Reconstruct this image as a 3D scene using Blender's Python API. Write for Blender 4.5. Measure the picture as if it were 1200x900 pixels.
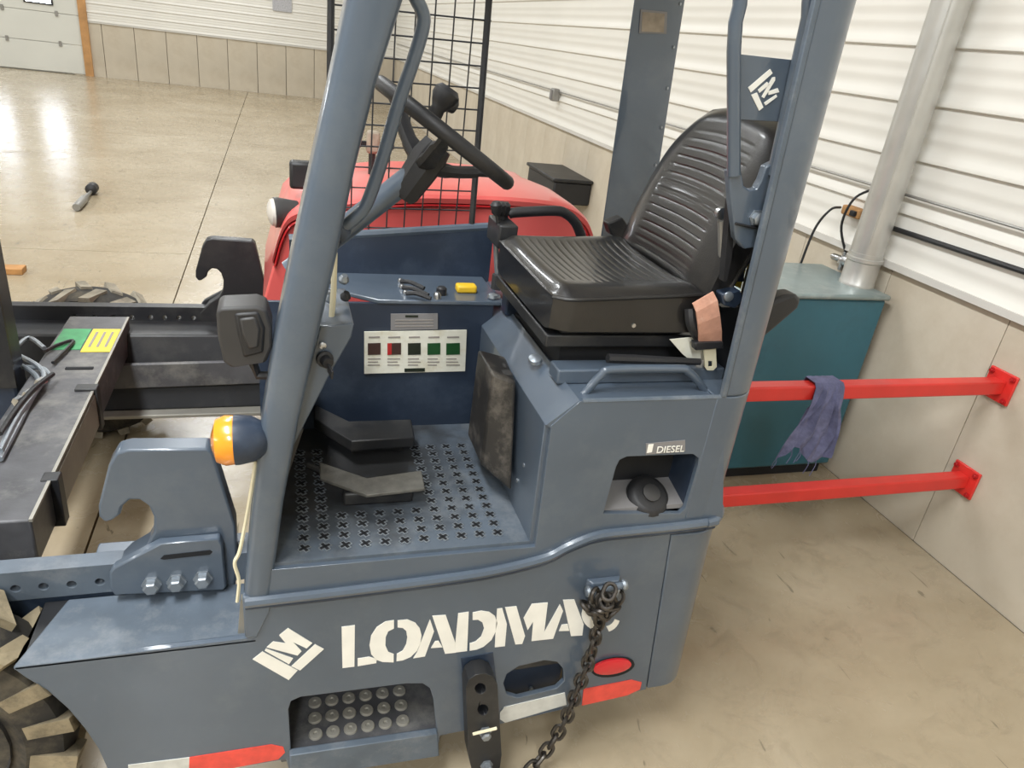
import bpy, bmesh, math, random
from mathutils import Vector, Matrix, geometry
random.seed(7)
for o in list(bpy.data.objects): bpy.data.objects.remove(o)
S = bpy.context.scene
COL = S.collection

# ------------------------------------------------------------------ camera
F = 848.0; CX, CY = 600.0, 450.0
CAM = Vector((0, 0, 1.75))
def _ray(x, y): return Vector((x - CX, y - CY, F)).normalized()
_dz = -_ray(364, 2233)
_dy = _ray(325, 10.5); _dy = (_dy - _dy.dot(_dz) * _dz).normalized()
_dx = _dy.cross(_dz)
M3 = Matrix((_dx, _dy, _dz))            # image axes (right, down, forward) -> world
cam = bpy.data.objects.new('camera', bpy.data.cameras.new('camera')); COL.objects.link(cam)
cam.data.sensor_width = 36; cam.data.sensor_fit = 'HORIZONTAL'; cam.data.lens = F / 1200 * 36
cam.data.clip_start = .02; cam.data.clip_end = 200
_r = M3 @ Vector((1, 0, 0)); _u = -(M3 @ Vector((0, 1, 0))); _b = -(M3 @ Vector((0, 0, 1)))
cam.matrix_world = Matrix(((_r.x, _u.x, _b.x, CAM.x), (_r.y, _u.y, _b.y, CAM.y), (_r.z, _u.z, _b.z, CAM.z), (0, 0, 0, 1)))
S.camera = cam

# ------------------------------------------------------------------ light
W = bpy.data.worlds.new('world'); S.world = W; W.use_nodes = True
W.node_tree.nodes['Background'].inputs[0].default_value = (.9, .95, 1, 1)
W.node_tree.nodes['Background'].inputs[1].default_value = .35
S.view_settings.view_transform = 'Standard'; S.view_settings.look = 'None'
S.view_settings.gamma = 1; S.view_settings.use_curve_mapping = False
S.view_settings.exposure = 0.06
CEIL = 5.2
def ceiling_lamp(x, y, sx, sy, power):
    l = bpy.data.lights.new('ceiling_lamp', 'AREA'); l.shape = 'RECTANGLE'; l.size = sx; l.size_y = sy
    l.energy = power; l.color = (.94, .975, 1)
    o = bpy.data.objects.new('ceiling_lamp', l); COL.objects.link(o); o.location = (x, y, CEIL - .12)
for yy, pw in ((-4.0, 270), (.4, 270), (6.0, 150), (11.0, 140), (15.5, 140)):
    for xx in (-7.5, -1.2):
        ceiling_lamp(xx, yy, .5, 2.6, pw)

# ------------------------------------------------------------------ pixel -> place
def wray(x, y): return M3 @ _ray(x, y)
def PY(x, y, Y): r = wray(x, y); return CAM + r * ((Y - CAM.y) / r.y)
def PX(x, y, X): r = wray(x, y); return CAM + r * ((X - CAM.x) / r.x)
def PZ(x, y, Z): r = wray(x, y); return CAM + r * ((Z - CAM.z) / r.z)

# ------------------------------------------------------------------ materials
def lin(c):
    return tuple(((v / 255) / 12.92 if v / 255 <= .04045 else (((v / 255) + .055) / 1.055) ** 2.4) for v in c)
MATS = {}
def mat(name, rgb, rough=.5, metal=0., var=.12, scale=6., bump=0., bscale=60., spec=.5, dirt=None, dirt_amt=.0, dscale=3., coat=0., emit=0., trans=0.):
    m = bpy.data.materials.new(name); m.use_nodes = True; nt = m.node_tree; N = nt.nodes; L = nt.links
    b = N['Principled BSDF']; c = lin(rgb)
    tc = N.new('ShaderNodeTexCoord')
    no = N.new('ShaderNodeTexNoise'); no.inputs['Scale'].default_value = scale; no.inputs['Detail'].default_value = 6
    L.new(tc.outputs['Object'], no.inputs['Vector'])
    rp = N.new('ShaderNodeValToRGB')
    rp.color_ramp.elements[0].position = .3; rp.color_ramp.elements[1].position = .7
    rp.color_ramp.elements[0].color = tuple(v * (1 - var) for v in c) + (1,)
    rp.color_ramp.elements[1].color = tuple(min(1, v * (1 + var)) for v in c) + (1,)
    L.new(no.outputs['Fac'], rp.inputs['Fac']); out = rp.outputs['Color']
    if dirt:
        n2 = N.new('ShaderNodeTexNoise'); n2.inputs['Scale'].default_value = dscale; n2.inputs['Detail'].default_value = 9
        n2.inputs['Roughness'].default_value = .7
        L.new(tc.outputs['Object'], n2.inputs['Vector'])
        r2 = N.new('ShaderNodeValToRGB'); r2.color_ramp.elements[0].position = .5; r2.color_ramp.elements[1].position = .72
        r2.color_ramp.elements[1].color = (dirt_amt,) * 3 + (1,)
        L.new(n2.outputs['Fac'], r2.inputs['Fac'])
        mx = N.new('ShaderNodeMix'); mx.data_type = 'RGBA'
        L.new(r2.outputs['Color'], mx.inputs['Factor']); L.new(out, mx.inputs['A'])
        mx.inputs['B'].default_value = lin(dirt) + (1,); out = mx.outputs['Result']
    L.new(out, b.inputs['Base Color'])
    b.inputs['Roughness'].default_value = rough; b.inputs['Metallic'].default_value = metal
    b.inputs['Specular IOR Level'].default_value = spec; b.inputs['Coat Weight'].default_value = coat
    b.inputs['Coat Roughness'].default_value = .07
    if emit: b.inputs['Emission Color'].default_value = c + (1,); b.inputs['Emission Strength'].default_value = emit
    if trans: b.inputs['Transmission Weight'].default_value = trans
    if bump:
        n3 = N.new('ShaderNodeTexNoise'); n3.inputs['Scale'].default_value = bscale; n3.inputs['Detail'].default_value = 4
        L.new(tc.outputs['Object'], n3.inputs['Vector'])
        bp = N.new('ShaderNodeBump'); bp.inputs['Strength'].default_value = bump; bp.inputs['Distance'].default_value = .004
        L.new(n3.outputs['Fac'], bp.inputs['Height']); L.new(bp.outputs['Normal'], b.inputs['Normal'])
    MATS[name] = m
    return m
mat('blue', (79, 90, 103), .3, var=.08, scale=5, dirt=(112, 118, 122), dirt_amt=.35, dscale=4, coat=.5, bump=.03, bscale=25)
mat('blue_worn', (86, 96, 107), .5, var=.14, scale=14, dirt=(135, 138, 140), dirt_amt=.6, dscale=9, bump=.15, bscale=60)
mat('blue_deep_and_shaded', (40, 51, 68), .42, var=.12, scale=5, dirt=(84, 96, 110), dirt_amt=.4, dscale=5)  # darker blue; on the cab's far walls it is blue with shade painted in
mat('black_paint', (33, 34, 37), .45, var=.2, scale=6, dirt=(86, 84, 80), dirt_amt=.4, dscale=5, bump=.05)
mat('black_worn', (76, 76, 79), .42, var=.25, scale=14, dirt=(138, 136, 130), dirt_amt=.7, dscale=6, bump=.12)
mat('plate_bare', (150, 147, 138), .5, .3, var=.15, scale=9)
mat('pedal_metal', (110, 108, 102), .5, .3, var=.25, scale=30, bump=.3, bscale=80)
mat('black_plastic', (36, 36, 38), .5, var=.15, scale=8, bump=.15, bscale=200)
mat('grey_plastic', (56, 55, 55), .5, var=.15, scale=8)
mat('black_case', (44, 42, 40), .45, var=.2, scale=12, dirt=(140, 132, 122), dirt_amt=.6, dscale=9)
mat('vinyl', (30, 29, 29), .34, coat=.35, var=.15, scale=8, bump=.1, bscale=240, dirt=(58, 55, 52), dirt_amt=.4)
mat('rubber', (42, 40, 37), .8, var=.25, scale=12, bump=.3, dirt=(108, 99, 82), dirt_amt=.8, dscale=5)
mat('mud_lug', (138, 126, 102), .9, var=.3, scale=14, bump=.5, dirt=(60, 56, 48), dirt_amt=.8, dscale=12)
mat('far_lug', (150, 142, 126), .9, var=.25, scale=14, bump=.4, dirt=(80, 76, 68), dirt_amt=.7, dscale=12)
mat('steel', (190, 192, 194), .32, 1., var=.12, scale=20)
mat('bolt', (150, 157, 164), .4, .7, var=.12, scale=30)
mat('chain', (82, 78, 74), .42, .85, var=.3, scale=40)
mat('galv', (190, 189, 184), .36, .55, var=.09, scale=7, bump=.05, bscale=20)
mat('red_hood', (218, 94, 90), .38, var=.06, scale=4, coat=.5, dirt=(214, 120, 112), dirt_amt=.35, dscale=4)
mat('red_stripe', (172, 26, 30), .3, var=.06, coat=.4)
mat('red_paint', (214, 50, 44), .4, var=.08, scale=9, coat=.2)
mat('red_lens', (210, 24, 40), .2, var=.05, coat=.6)
mat('red_strip', (226, 78, 66), .4, var=.12, scale=40)
mat('white_strip', (206, 206, 200), .45, var=.1, scale=40)
mat('white_letter', (236, 234, 226), .5, var=.05, scale=20)
mat('white_card', (222, 220, 206), .5, var=.07, scale=25, dirt=(196, 184, 150), dirt_amt=.6, dscale=20)
mat('ind_red', (62, 40, 36), .4); mat('ind_dark', (28, 36, 26), .4); mat('ind_green', (24, 72, 36), .4)
mat('print_grey', (140, 134, 128), .6); mat('label_grey', (128, 126, 126), .5)
mat('sticker_green', (62, 150, 94), .5, var=.2, scale=30); mat('sticker_yellow', (228, 204, 60), .5, var=.08, scale=30)
mat('yellow', (228, 186, 44), .45)
mat('amber', (240, 150, 30), .25, coat=.6, var=.08, scale=30)
mat('teal', (52, 104, 120), .42, var=.14, scale=3, dirt=(30, 66, 80), dirt_amt=.5, dscale=3, coat=.2)
mat('teal_top', (136, 150, 150), .35, var=.16, scale=6, dirt=(196, 198, 192), dirt_amt=.5, dscale=8, metal=.3)
mat('belt', (196, 146, 124), .85, var=.12, scale=40, dirt=(222, 196, 176), dirt_amt=.7, dscale=16, bump=.3, bscale=300)
mat('rag', (104, 106, 138), .95, var=.25, scale=30, bump=.5, bscale=180, dirt=(60, 62, 96), dirt_amt=.6, dscale=14)
mat('cream', (222, 214, 184), .6); mat('cardboard', (176, 132, 84), .8)
mat('wood', (176, 128, 76), .7, var=.2, scale=12); mat('trim_wood', (186, 140, 90), .65, var=.2, scale=6)
mat('door_white', (214, 214, 206), .45, var=.03, scale=1.2)
mat('siding', (226, 223, 215), .42, var=.025, scale=1.5, spec=.4)
mat('siding_rib', (206, 203, 196), .5, var=.03, scale=2)
mat('concrete_wall', (198, 188, 170), .85, var=.09, scale=1.6, dirt=(176, 162, 140), dirt_amt=.6, dscale=1.4, bump=.2, bscale=22)
mat('joint_dark', (116, 106, 92), .9); mat('joint_mid', (150, 138, 120), .9)
mat('seam', (20, 22, 26), .8); mat('dark_in', (24, 25, 28), .7)
mat('grey_can', (150, 148, 144), .4, .5); mat('paper', (178, 178, 182), .8, var=.3, scale=60)
mat('ceiling', (225, 225, 222), .8, var=.02)
mat('daylight', (236, 244, 255), .3, emit=20., var=0)
mat('lamp_glass', (206, 200, 192), .2, coat=.5); mat('tan_insul', (150, 138, 122), .8, var=.25, scale=30)

def floor_mat():
    m = bpy.data.materials.new('floor_concrete'); m.use_nodes = True; nt = m.node_tree; N = nt.nodes; L = nt.links
    b = N['Principled BSDF']; g = N.new('ShaderNodeNewGeometry')
    def noise(sc, det, rgh, vec=None, dist=0):
        n = N.new('ShaderNodeTexNoise'); n.inputs['Scale'].default_value = sc; n.inputs['Detail'].default_value = det
        n.inputs['Roughness'].default_value = rgh; n.inputs['Distortion'].default_value = dist
        L.new(vec or g.outputs['Position'], n.inputs['Vector']); return n
    def ramp(src, stops):
        r = N.new('ShaderNodeValToRGB'); e = r.color_ramp.elements
        while len(e) < len(stops): e.new(.5)
        for k, (p, c) in enumerate(stops): e[k].position = p; e[k].color = c
        L.new(src, r.inputs['Fac']); return r
    def mixc(f, a, bb, mode='MIX', fac=None):
        mx = N.new('ShaderNodeMix'); mx.data_type = 'RGBA'; mx.blend_type = mode
        if fac is None: L.new(f, mx.inputs['Factor'])
        else: mx.inputs['Factor'].default_value = fac
        L.new(a, mx.inputs['A'])
        if isinstance(bb, tuple): mx.inputs['B'].default_value = bb
        else: L.new(bb, mx.inputs['B'])
        return mx.outputs['Result']
    n1 = noise(.9, 8, .62, dist=.6)
    base = ramp(n1.outputs['Fac'], [(.28, lin((150, 135, 110)) + (1,)), (.5, lin((168, 154, 130)) + (1,)), (.75, lin((186, 174, 152)) + (1,))])
    n2 = noise(7, 9, .7, dist=1.2)
    r2 = ramp(n2.outputs['Fac'], [(.5, (0, 0, 0, 1)), (.75, (.4, .4, .4, 1))])
    col = mixc(r2.outputs['Color'], base.outputs['Color'], lin((126, 114, 94)) + (1,))
    # short scuffs: thin crests of a stretched noise
    mp = N.new('ShaderNodeMapping'); mp.inputs['Rotation'].default_value = (0, 0, .7); mp.inputs['Scale'].default_value = (9, 1.6, 1)
    L.new(g.outputs['Position'], mp.inputs['Vector'])
    n3 = noise(2.4, 3, .5, mp.outputs['Vector'], 1.5)
    r3 = ramp(n3.outputs['Fac'], [(.69, (0, 0, 0, 1)), (.715, (.65, .65, .65, 1))])
    col = mixc(r3.outputs['Color'], col, lin((104, 96, 80)) + (1,))
    L.new(col, b.inputs['Base Color'])
    rr = N.new('ShaderNodeMapRange'); rr.inputs['To Min'].default_value = .12; rr.inputs['To Max'].default_value = .4
    L.new(n2.outputs['Fac'], rr.inputs['Value']); L.new(rr.outputs['Result'], b.inputs['Roughness'])
    bp = N.new('ShaderNodeBump'); bp.inputs['Strength'].default_value = .22; bp.inputs['Distance'].default_value = .01
    nb = noise(3.0, 4, .5); L.new(nb.outputs['Fac'], bp.inputs['Height']); L.new(bp.outputs['Normal'], b.inputs['Normal'])
    MATS['floor'] = m
floor_mat()
def shaded_plate():  # worn blue plate with foot-well shade painted in around the pedals, broken by noise
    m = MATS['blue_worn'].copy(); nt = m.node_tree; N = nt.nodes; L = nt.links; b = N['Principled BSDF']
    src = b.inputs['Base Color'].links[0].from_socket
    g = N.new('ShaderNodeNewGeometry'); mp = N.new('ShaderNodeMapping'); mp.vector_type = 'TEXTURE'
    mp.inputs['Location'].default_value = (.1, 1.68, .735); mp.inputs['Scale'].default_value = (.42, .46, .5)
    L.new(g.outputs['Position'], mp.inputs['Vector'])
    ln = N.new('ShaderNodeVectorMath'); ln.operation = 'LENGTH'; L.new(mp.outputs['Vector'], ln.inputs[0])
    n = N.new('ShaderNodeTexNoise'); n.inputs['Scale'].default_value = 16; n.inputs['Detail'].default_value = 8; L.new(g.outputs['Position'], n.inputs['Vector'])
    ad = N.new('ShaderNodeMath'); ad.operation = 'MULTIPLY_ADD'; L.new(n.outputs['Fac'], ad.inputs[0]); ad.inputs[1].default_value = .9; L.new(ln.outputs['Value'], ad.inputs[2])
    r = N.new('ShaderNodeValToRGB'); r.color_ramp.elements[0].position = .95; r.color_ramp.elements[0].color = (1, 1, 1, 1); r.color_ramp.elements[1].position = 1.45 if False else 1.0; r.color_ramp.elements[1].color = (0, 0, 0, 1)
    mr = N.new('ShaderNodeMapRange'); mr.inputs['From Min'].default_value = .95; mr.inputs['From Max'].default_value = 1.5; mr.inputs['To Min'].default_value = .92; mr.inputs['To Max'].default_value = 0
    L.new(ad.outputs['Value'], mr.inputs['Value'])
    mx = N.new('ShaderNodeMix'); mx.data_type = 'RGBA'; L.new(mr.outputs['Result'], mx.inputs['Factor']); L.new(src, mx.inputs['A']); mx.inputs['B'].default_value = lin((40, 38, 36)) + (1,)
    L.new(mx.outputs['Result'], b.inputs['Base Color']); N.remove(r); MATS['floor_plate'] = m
shaded_plate()

# ------------------------------------------------------------------ mesh helpers
class MB:
    def __init__(s): s.v = []; s.f = []
    def box(s, x0, x1, y0, y1, z0, z1):
        n = len(s.v)
        s.v += [(x, y, z) for z in (z0, z1) for y in (y0, y1) for x in (x0, x1)]
        s.f += [[n + i for i in q] for q in ((0, 2, 3, 1), (4, 5, 7, 6), (0, 1, 5, 4), (2, 6, 7, 3), (0, 4, 6, 2), (1, 3, 7, 5))]
        return s
    def hexa(s, bot, top):                      # two matching loops of points joined
        n = len(s.v); k = len(bot)
        s.v += [tuple(p) for p in bot] + [tuple(p) for p in top]
        s.f += [[n + i for i in range(k)][::-1], [n + k + i for i in range(k)]]
        s.f += [[n + i, n + (i + 1) % k, n + k + (i + 1) % k, n + k + i] for i in range(k)]
        return s
    def prism(s, outer, fn, c0, c1, holes=()):  # fn(a, b, c) -> xyz
        loops = [list(outer)] + [list(h) for h in holes]
        tri = geometry.tessellate_polygon([[Vector((a, b, 0)) for a, b in lp] for lp in loops])
        flat = [p for lp in loops for p in lp]; n = len(s.v); k = len(flat)
        s.v += [tuple(fn(a, b, c0)) for a, b in flat] + [tuple(fn(a, b, c1)) for a, b in flat]
        for t in tri: s.f += [[n + i for i in t], [n + k + i for i in reversed(t)]]
        o = 0
        for lp in loops:
            q = len(lp)
            for i in range(q):
                a, b = n + o + i, n + o + (i + 1) % q
                s.f.append([a, b, b + k, a + k])
            o += q
        return s
    def plateY(s, px, Y0, th, holes=()):        # outline in photo pixels on the plane Y0, thickness away from the camera
        cv = lambda l: [(p.x, p.z) for p in (PY(x, y, Y0) for x, y in l)]
        return s.prism(cv(px), lambda a, b, c: (a, c, b), Y0, Y0 + th, [cv(h) for h in holes])
    def plateZ(s, px, Z0, th):
        return s.prism([(p.x, p.y) for p in (PZ(x, y, Z0) for x, y in px)], lambda a, b, c: (a, b, c), Z0, Z0 - th)
    def tube(s, path, r, n=10, closed=False, flat=1.0):
        P = [Vector(p) for p in path]; k = len(P); base = len(s.v)
        R = r if isinstance(r, (list, tuple)) else [r] * k
        ref = None
        for i, p in enumerate(P):
            if closed: t = P[(i + 1) % k] - P[i - 1]
            else: t = (P[min(i + 1, k - 1)] - P[max(i - 1, 0)])
            t.normalize()
            if ref is None: ref = t.cross(Vector((0, 0, 1)) if abs(t.z) < .9 else Vector((1, 0, 0))).normalized()
            ref = (ref - ref.dot(t) * t).normalized(); w = t.cross(ref)
            for j in range(n):
                a = 2 * math.pi * j / n
                s.v.append(tuple(p + R[i] * (math.cos(a) * ref + flat * math.sin(a) * w)))
        for i in range(k if closed else k - 1):
            for j in range(n):
                a = base + i * n + j; b = base + i * n + (j + 1) % n
                c = base + ((i + 1) % k) * n + (j + 1) % n; d = base + ((i + 1) % k) * n + j
                s.f.append([a, b, c, d])
        if not closed: s.f += [[base + j for j in range(n)][::-1], [base + (k - 1) * n + j for j in range(n)]]
        return s
    def lathe(s, prof, c, axis, n=20):          # prof = [(radius, height along axis)]
        c = Vector(c); ax = Vector(axis).normalized()
        u = ax.cross(Vector((0, 0, 1)) if abs(ax.z) < .9 else Vector((1, 0, 0))).normalized(); w = ax.cross(u)
        base = len(s.v)
        for r, h in prof:
            for j in range(n):
                a = 2 * math.pi * j / n
                s.v.append(tuple(c + ax * h + max(r, 1e-4) * (math.cos(a) * u + math.sin(a) * w)))
        for i in range(len(prof) - 1):
            for j in range(n):
                a = base + i * n + j; b = base + i * n + (j + 1) % n
                s.f.append([a, b, b + n, a + n])
        s.f += [[base + j for j in range(n)][::-1], [base + (len(prof) - 1) * n + j for j in range(n)]]
        return s
    def bar(s, a, b, w, h, up=(0, 0, 1)):       # rectangular bar from a to b
        a = Vector(a); b = Vector(b); t = (b - a).normalized(); u = t.cross(Vector(up)).normalized(); v = u.cross(t)
        q = [(-w / 2, -h / 2), (w / 2, -h / 2), (w / 2, h / 2), (-w / 2, h / 2)]
        return s.hexa([a + u * i + v * j for i, j in q], [b + u * i + v * j for i, j in q])
    def mesh(s, name, off=Vector((0, 0, 0)), smooth=True):
        me = bpy.data.meshes.new(name)
        me.from_pydata([(x - off.x, y - off.y, z - off.z) for x, y, z in s.v], [], s.f)
        bm = bmesh.new(); bm.from_mesh(me); bmesh.ops.recalc_face_normals(bm, faces=bm.faces); bm.to_mesh(me); bm.free()
        if smooth:
            for p in me.polygons: p.use_smooth = True
            me.set_sharp_from_angle(angle=math.radians(38))
        return me
    def build(s, name, m, parent=None, bevel=0., seg=2, **kw):
        off = ORG.get(parent.name, Vector((0, 0, 0))) if parent else Vector((0, 0, 0))
        if not parent:
            lo = [min(v[i] for v in s.v) for i in range(3)]; hi = [max(v[i] for v in s.v) for i in range(3)]
            off = Vector(((lo[0] + hi[0]) / 2, (lo[1] + hi[1]) / 2, lo[2]))
        o = bpy.data.objects.new(name, s.mesh(name, off)); COL.objects.link(o)
        o.data.materials.append(MATS[m])
        if parent: o.parent = parent
        else: o.location = off
        ORG[o.name] = off
        if bevel:
            b = o.modifiers.new('bevel', 'BEVEL'); b.width = bevel; b.segments = seg; b.limit_method = 'ANGLE'; b.angle_limit = math.radians(40)
            b.harden_normals = False
        tag(o, **kw)
        return o
ORG = {}
def tag(o, label=None, cat=None, group=None, kind=None):
    if label: o['label'] = label
    if cat: o['category'] = cat
    if group: o['group'] = group
    if kind: o['kind'] = kind
    return o
def thing(name, label, cat, loc, group=None):
    o = bpy.data.objects.new(name, None); COL.objects.link(o); o.location = loc; o.empty_display_size = .1
    ORG[o.name] = Vector(loc); return tag(o, label, cat, group)
def inst(name, me, parent, pos, rot=None):     # shared-mesh copy of a small part
    o = bpy.data.objects.new(name, me); COL.objects.link(o); o.parent = parent
    o.location = Vector(pos) - ORG[parent.name]
    if rot: o.rotation_euler = rot
    ORG[o.name] = Vector(pos)
    return o
def shared(mb, name, m):
    me = mb.mesh(name); me.materials.append(MATS[m]); return me
def arc(cx, cy, r, a0, a1, n):
    return [(cx + r * math.cos(math.radians(a0 + (a1 - a0) * i / n)), cy + r * math.sin(math.radians(a0 + (a1 - a0) * i / n))) for i in range(n + 1)]
def smoothpath(pts, n=6):
    P = [Vector(p) for p in pts]; out = []
    for i in range(len(P) - 1):
        p0 = P[max(i - 1, 0)]; p1 = P[i]; p2 = P[i + 1]; p3 = P[min(i + 2, len(P) - 1)]
        for k in range(n):
            t = k / n
            out.append(.5 * ((2 * p1) + (p2 - p0) * t + (2 * p0 - 5 * p1 + 4 * p2 - p3) * t * t + (-p0 + 3 * p1 - 3 * p2 + p3) * t ** 3))
    out.append(P[-1]); return out

# ================================================================== THE HALL
XW = 2.606; YB = 18.456; XL = -15.0; YF = -9.0; CON = 1.035
def setting(name, mb, m, **kw):
    return mb.build(name, m, None, kind='structure', **kw)
fl = setting('floor', MB().box(XL - .2, XW + .25, YF - .2, YB + .25, -.2, -.03), 'joint_dark')
xs = [XL, -9.6, -5.15, -.66, XW]; ys = [YF, -3.6, .8 - 1.2, 4.9 + .9, 11.2, 16.9, YB]
for i in range(len(xs) - 1):
    for j in range(len(ys) - 1):
        MB().box(xs[i] + .004, xs[i + 1] - .004, ys[j] + .0025, ys[j + 1] - .0025, -.03, 0).build('slab', 'floor', fl)
setting('ceiling', MB().box(XL - .2, XW + .2, YF - .2, YB + .2, CEIL, CEIL + .1), 'ceiling')
setting('wall_left', MB().box(XL - .2, XL, YF, YB, 0, CEIL), 'siding')
setting('wall_front', MB().box(XL, XW, YF - .2, YF, 0, CEIL), 'siding')
# right wall: poured concrete to knee height, ribbed steel siding above
wr = setting('wall_right', MB().box(XW + .05, XW + .2, YF, YB + .2, -.02, CEIL), 'joint_mid')
PW = .61; y = PX(1110, 543, XW).y - PW * 18
cp = MB().box(XW - .0, XW + .05, .002, PW - .002, 0, CON)
cme = shared(cp, 'concrete_panel', 'concrete_wall')
while y < YB - .01:
    inst('concrete_panel', cme, wr, (0, max(y, YF), 0)); y += PW
MB().box(XW - .025, XW + .05, YF, YB, CON, CON + .03).build('sill_flashing', 'siding_rib', wr)
def siding_profile(h):
    # (depth, height) of one strip: raised rib at the bottom, two low ribs
    d = [(0, 0), (.014, .006), (.014, .024), (0, .042)]
    for c in (h * .45, h * .73): d += [(0, c - .02), (.003, c - .008), (.003, c + .008), (0, c + .02)]
    d += [(0, h)]
    return d
def siding_strip(h, along0, along1, axis):
    mb = MB(); prof = siding_profile(h) + [(-.03, h), (-.03, 0)]
    if axis == 'Y': fn = lambda a, b, c: (XW - a, c, b)
    else: fn = lambda a, b, c: (c, YB - a, b)
    return mb.prism(prof, fn, along0, along1)
SH = .22; z = CON + .012
sme = shared(siding_strip(SH, YF, YB, 'Y'), 'siding_panel', 'siding')
while z < CEIL - SH: inst('siding_panel', sme, wr, (0, 0, z)); z += SH
# back wall
wb = setting('wall_back', MB().box(XL, XW + .05, YB + .05, YB + .2, -.02, CEIL), 'joint_mid')
XD = -3.86
cp = MB().box(.006, PW - .006, YB, YB + .05, 0, CON); cme = shared(cp, 'concrete_panel', 'concrete_wall')
x = XW - PW
while x > XD - .3: inst('concrete_panel', cme, wb, (x, 0, 0)); x -= PW
MB().box(XD + .02, XW, YB - .02, YB + .05, CON, CON + .025).build('sill_flashing', 'siding_rib', wb)
SB = .166; z = CON + .025
sme = shared(siding_strip(SB, XD + .02, XW, 'X'), 'siding_panel', 'siding')
while z < CEIL - SB: inst('siding_panel', sme, wb, (0, 0, z)); z += SB
MB().box(XL, XD - 4.4, YB, YB + .05, 0, CEIL).build('siding_field', 'siding', wb)
# overhead door at the far end
d1 = setting('door_1', MB().box(XD - 4.3, XD - .02, YB + .03, YB + .05, 0, 3.4), 'door_white')
for k in range(6):
    z0 = .02 + k * .56
    sec = MB().box(XD - 4.3, XD - .02, YB - .01, YB + .03, z0, z0 + .553).build('door_section', 'door_white', d1, bevel=.006)
    for q in range(5):
        MB().box(XD - .45 - q * .95, XD - .40 - q * .95, YB - .03, YB - .01, z0 + .5, z0 + .6).build('hinge', 'grey_can', sec)
for q in range(4):
    x1 = XD - .46 - q * 1.0
    MB().box(x1 - .52, x1, YB - .03, YB - .011, 1.27, 1.62).build('window_frame', 'black_plastic', d1)
    MB().box(x1 - .48, x1 - .04, YB - .034, YB - .03, 1.30, 1.59).build('window_pane', 'daylight', d1)
setting('trim_1', MB().box(XD - .02, XD + .13, YB - .05, YB + .02, 0, 3.5), 'trim_wood')
setting('trim_2', MB().box(XD - 4.45, XD - 4.3, YB - .05, YB + .02, 0, 3.5), 'trim_wood')
setting('trim_3', MB().box(XD - 4.45, XD + .13, YB - .05, YB + .02, 3.4, 3.55), 'trim_wood')
a = PY(319, -14, YB - .02); b = PY(342, 15, YB - .02)
MB().box(a.x, b.x, YB - .026, YB - .021, b.z, a.z).build('notice_sheet', 'paper', None, label='grey printed notice pinned to the white siding of the far wall', cat='notice')
# conduit and outlet on the long wall
zc = 1.36
MB().tube([(XW - .025, YF + .5, 1.345), (XW - .025, YB - .1, 1.36)], .006, 8).build('conduit', 'grey_can', None, label='thin grey conduit running along the white ribbed siding', cat='conduit')
c = PX(653, 111, XW - .03)
t = thing('outlet_box', 'small grey outlet box on the conduit of the white siding', 'outlet', (XW - .06, c.y, c.z - .06))
MB().box(XW - .09, XW - .02, c.y - .04, c.y + .04, c.z - .06, c.z + .055).build('body', 'grey_can', t, bevel=.01)
MB().box(XW - .1, XW - .09, c.y - .025, c.y + .025, c.z - .045, c.z + .035).build('cover', 'label_grey', t)
c1 = PX(1060, 272, XW - .013); c2 = PX(1199, 318, XW - .013); dv = (c2 - c1)
MB().tube([c1 - dv * .5, c1, c2, c2 + dv * 2.5], .011, 8).build('black_cable', 'black_plastic', None, label='thick black cable along the bottom of the siding beside the galvanized pipe', cat='cable')
# wall box
c1 = PX(694, 212, XW - .01); c2 = PX(694, 245, XW - .01)
a = PY(650, 213, c1.y)
t = thing('wall_box', 'black rectangular box mounted on the concrete wall beyond the red hood', 'box', (XW - .2, c1.y, c2.z))
yf = c1.y + .75
MB().box(a.x, XW - .004, c1.y, yf, c2.z, c1.z - .03).build('body', 'black_plastic', t, bevel=.015)
MB().box(a.x - .02, XW - .004, c1.y - .02, yf + .02, c1.z - .03, c1.z).build('lid', 'black_paint', t, bevel=.008)
# things lying on the floor
a = PZ(90, 248, 0); b = PZ(110, 226, 0)
t = thing('grease_gun', 'small grey and black hand tool lying on the open concrete floor', 'tool', (a.x, a.y, 0))
d = (b - a); d.z = 0; L0 = d.length; d.normalize()
MB().lathe([(.03, 0), (.034, .02), (.034, L0 * .45), (.02, L0 * .5), (.014, L0 * .8), (.014, L0 * .85)], a + Vector((0, 0, .035)), d, 12).build('barrel', 'grey_can', t)
MB().lathe([(.02, L0 * .83), (.05, L0 * .86), (.05, L0), (.02, L0 * 1.03)], a + Vector((0, 0, .052)), d, 12).build('head', 'black_plastic', t)
a = PZ(-40, 318, 0); b = PZ(31, 318, 0)
MB().box(a.x, b.x, a.y - .05, a.y + .05, 0, .04).build('wood_board', 'wood', None, bevel=.004, label='short piece of light brown timber lying on the floor', cat='board')

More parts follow.
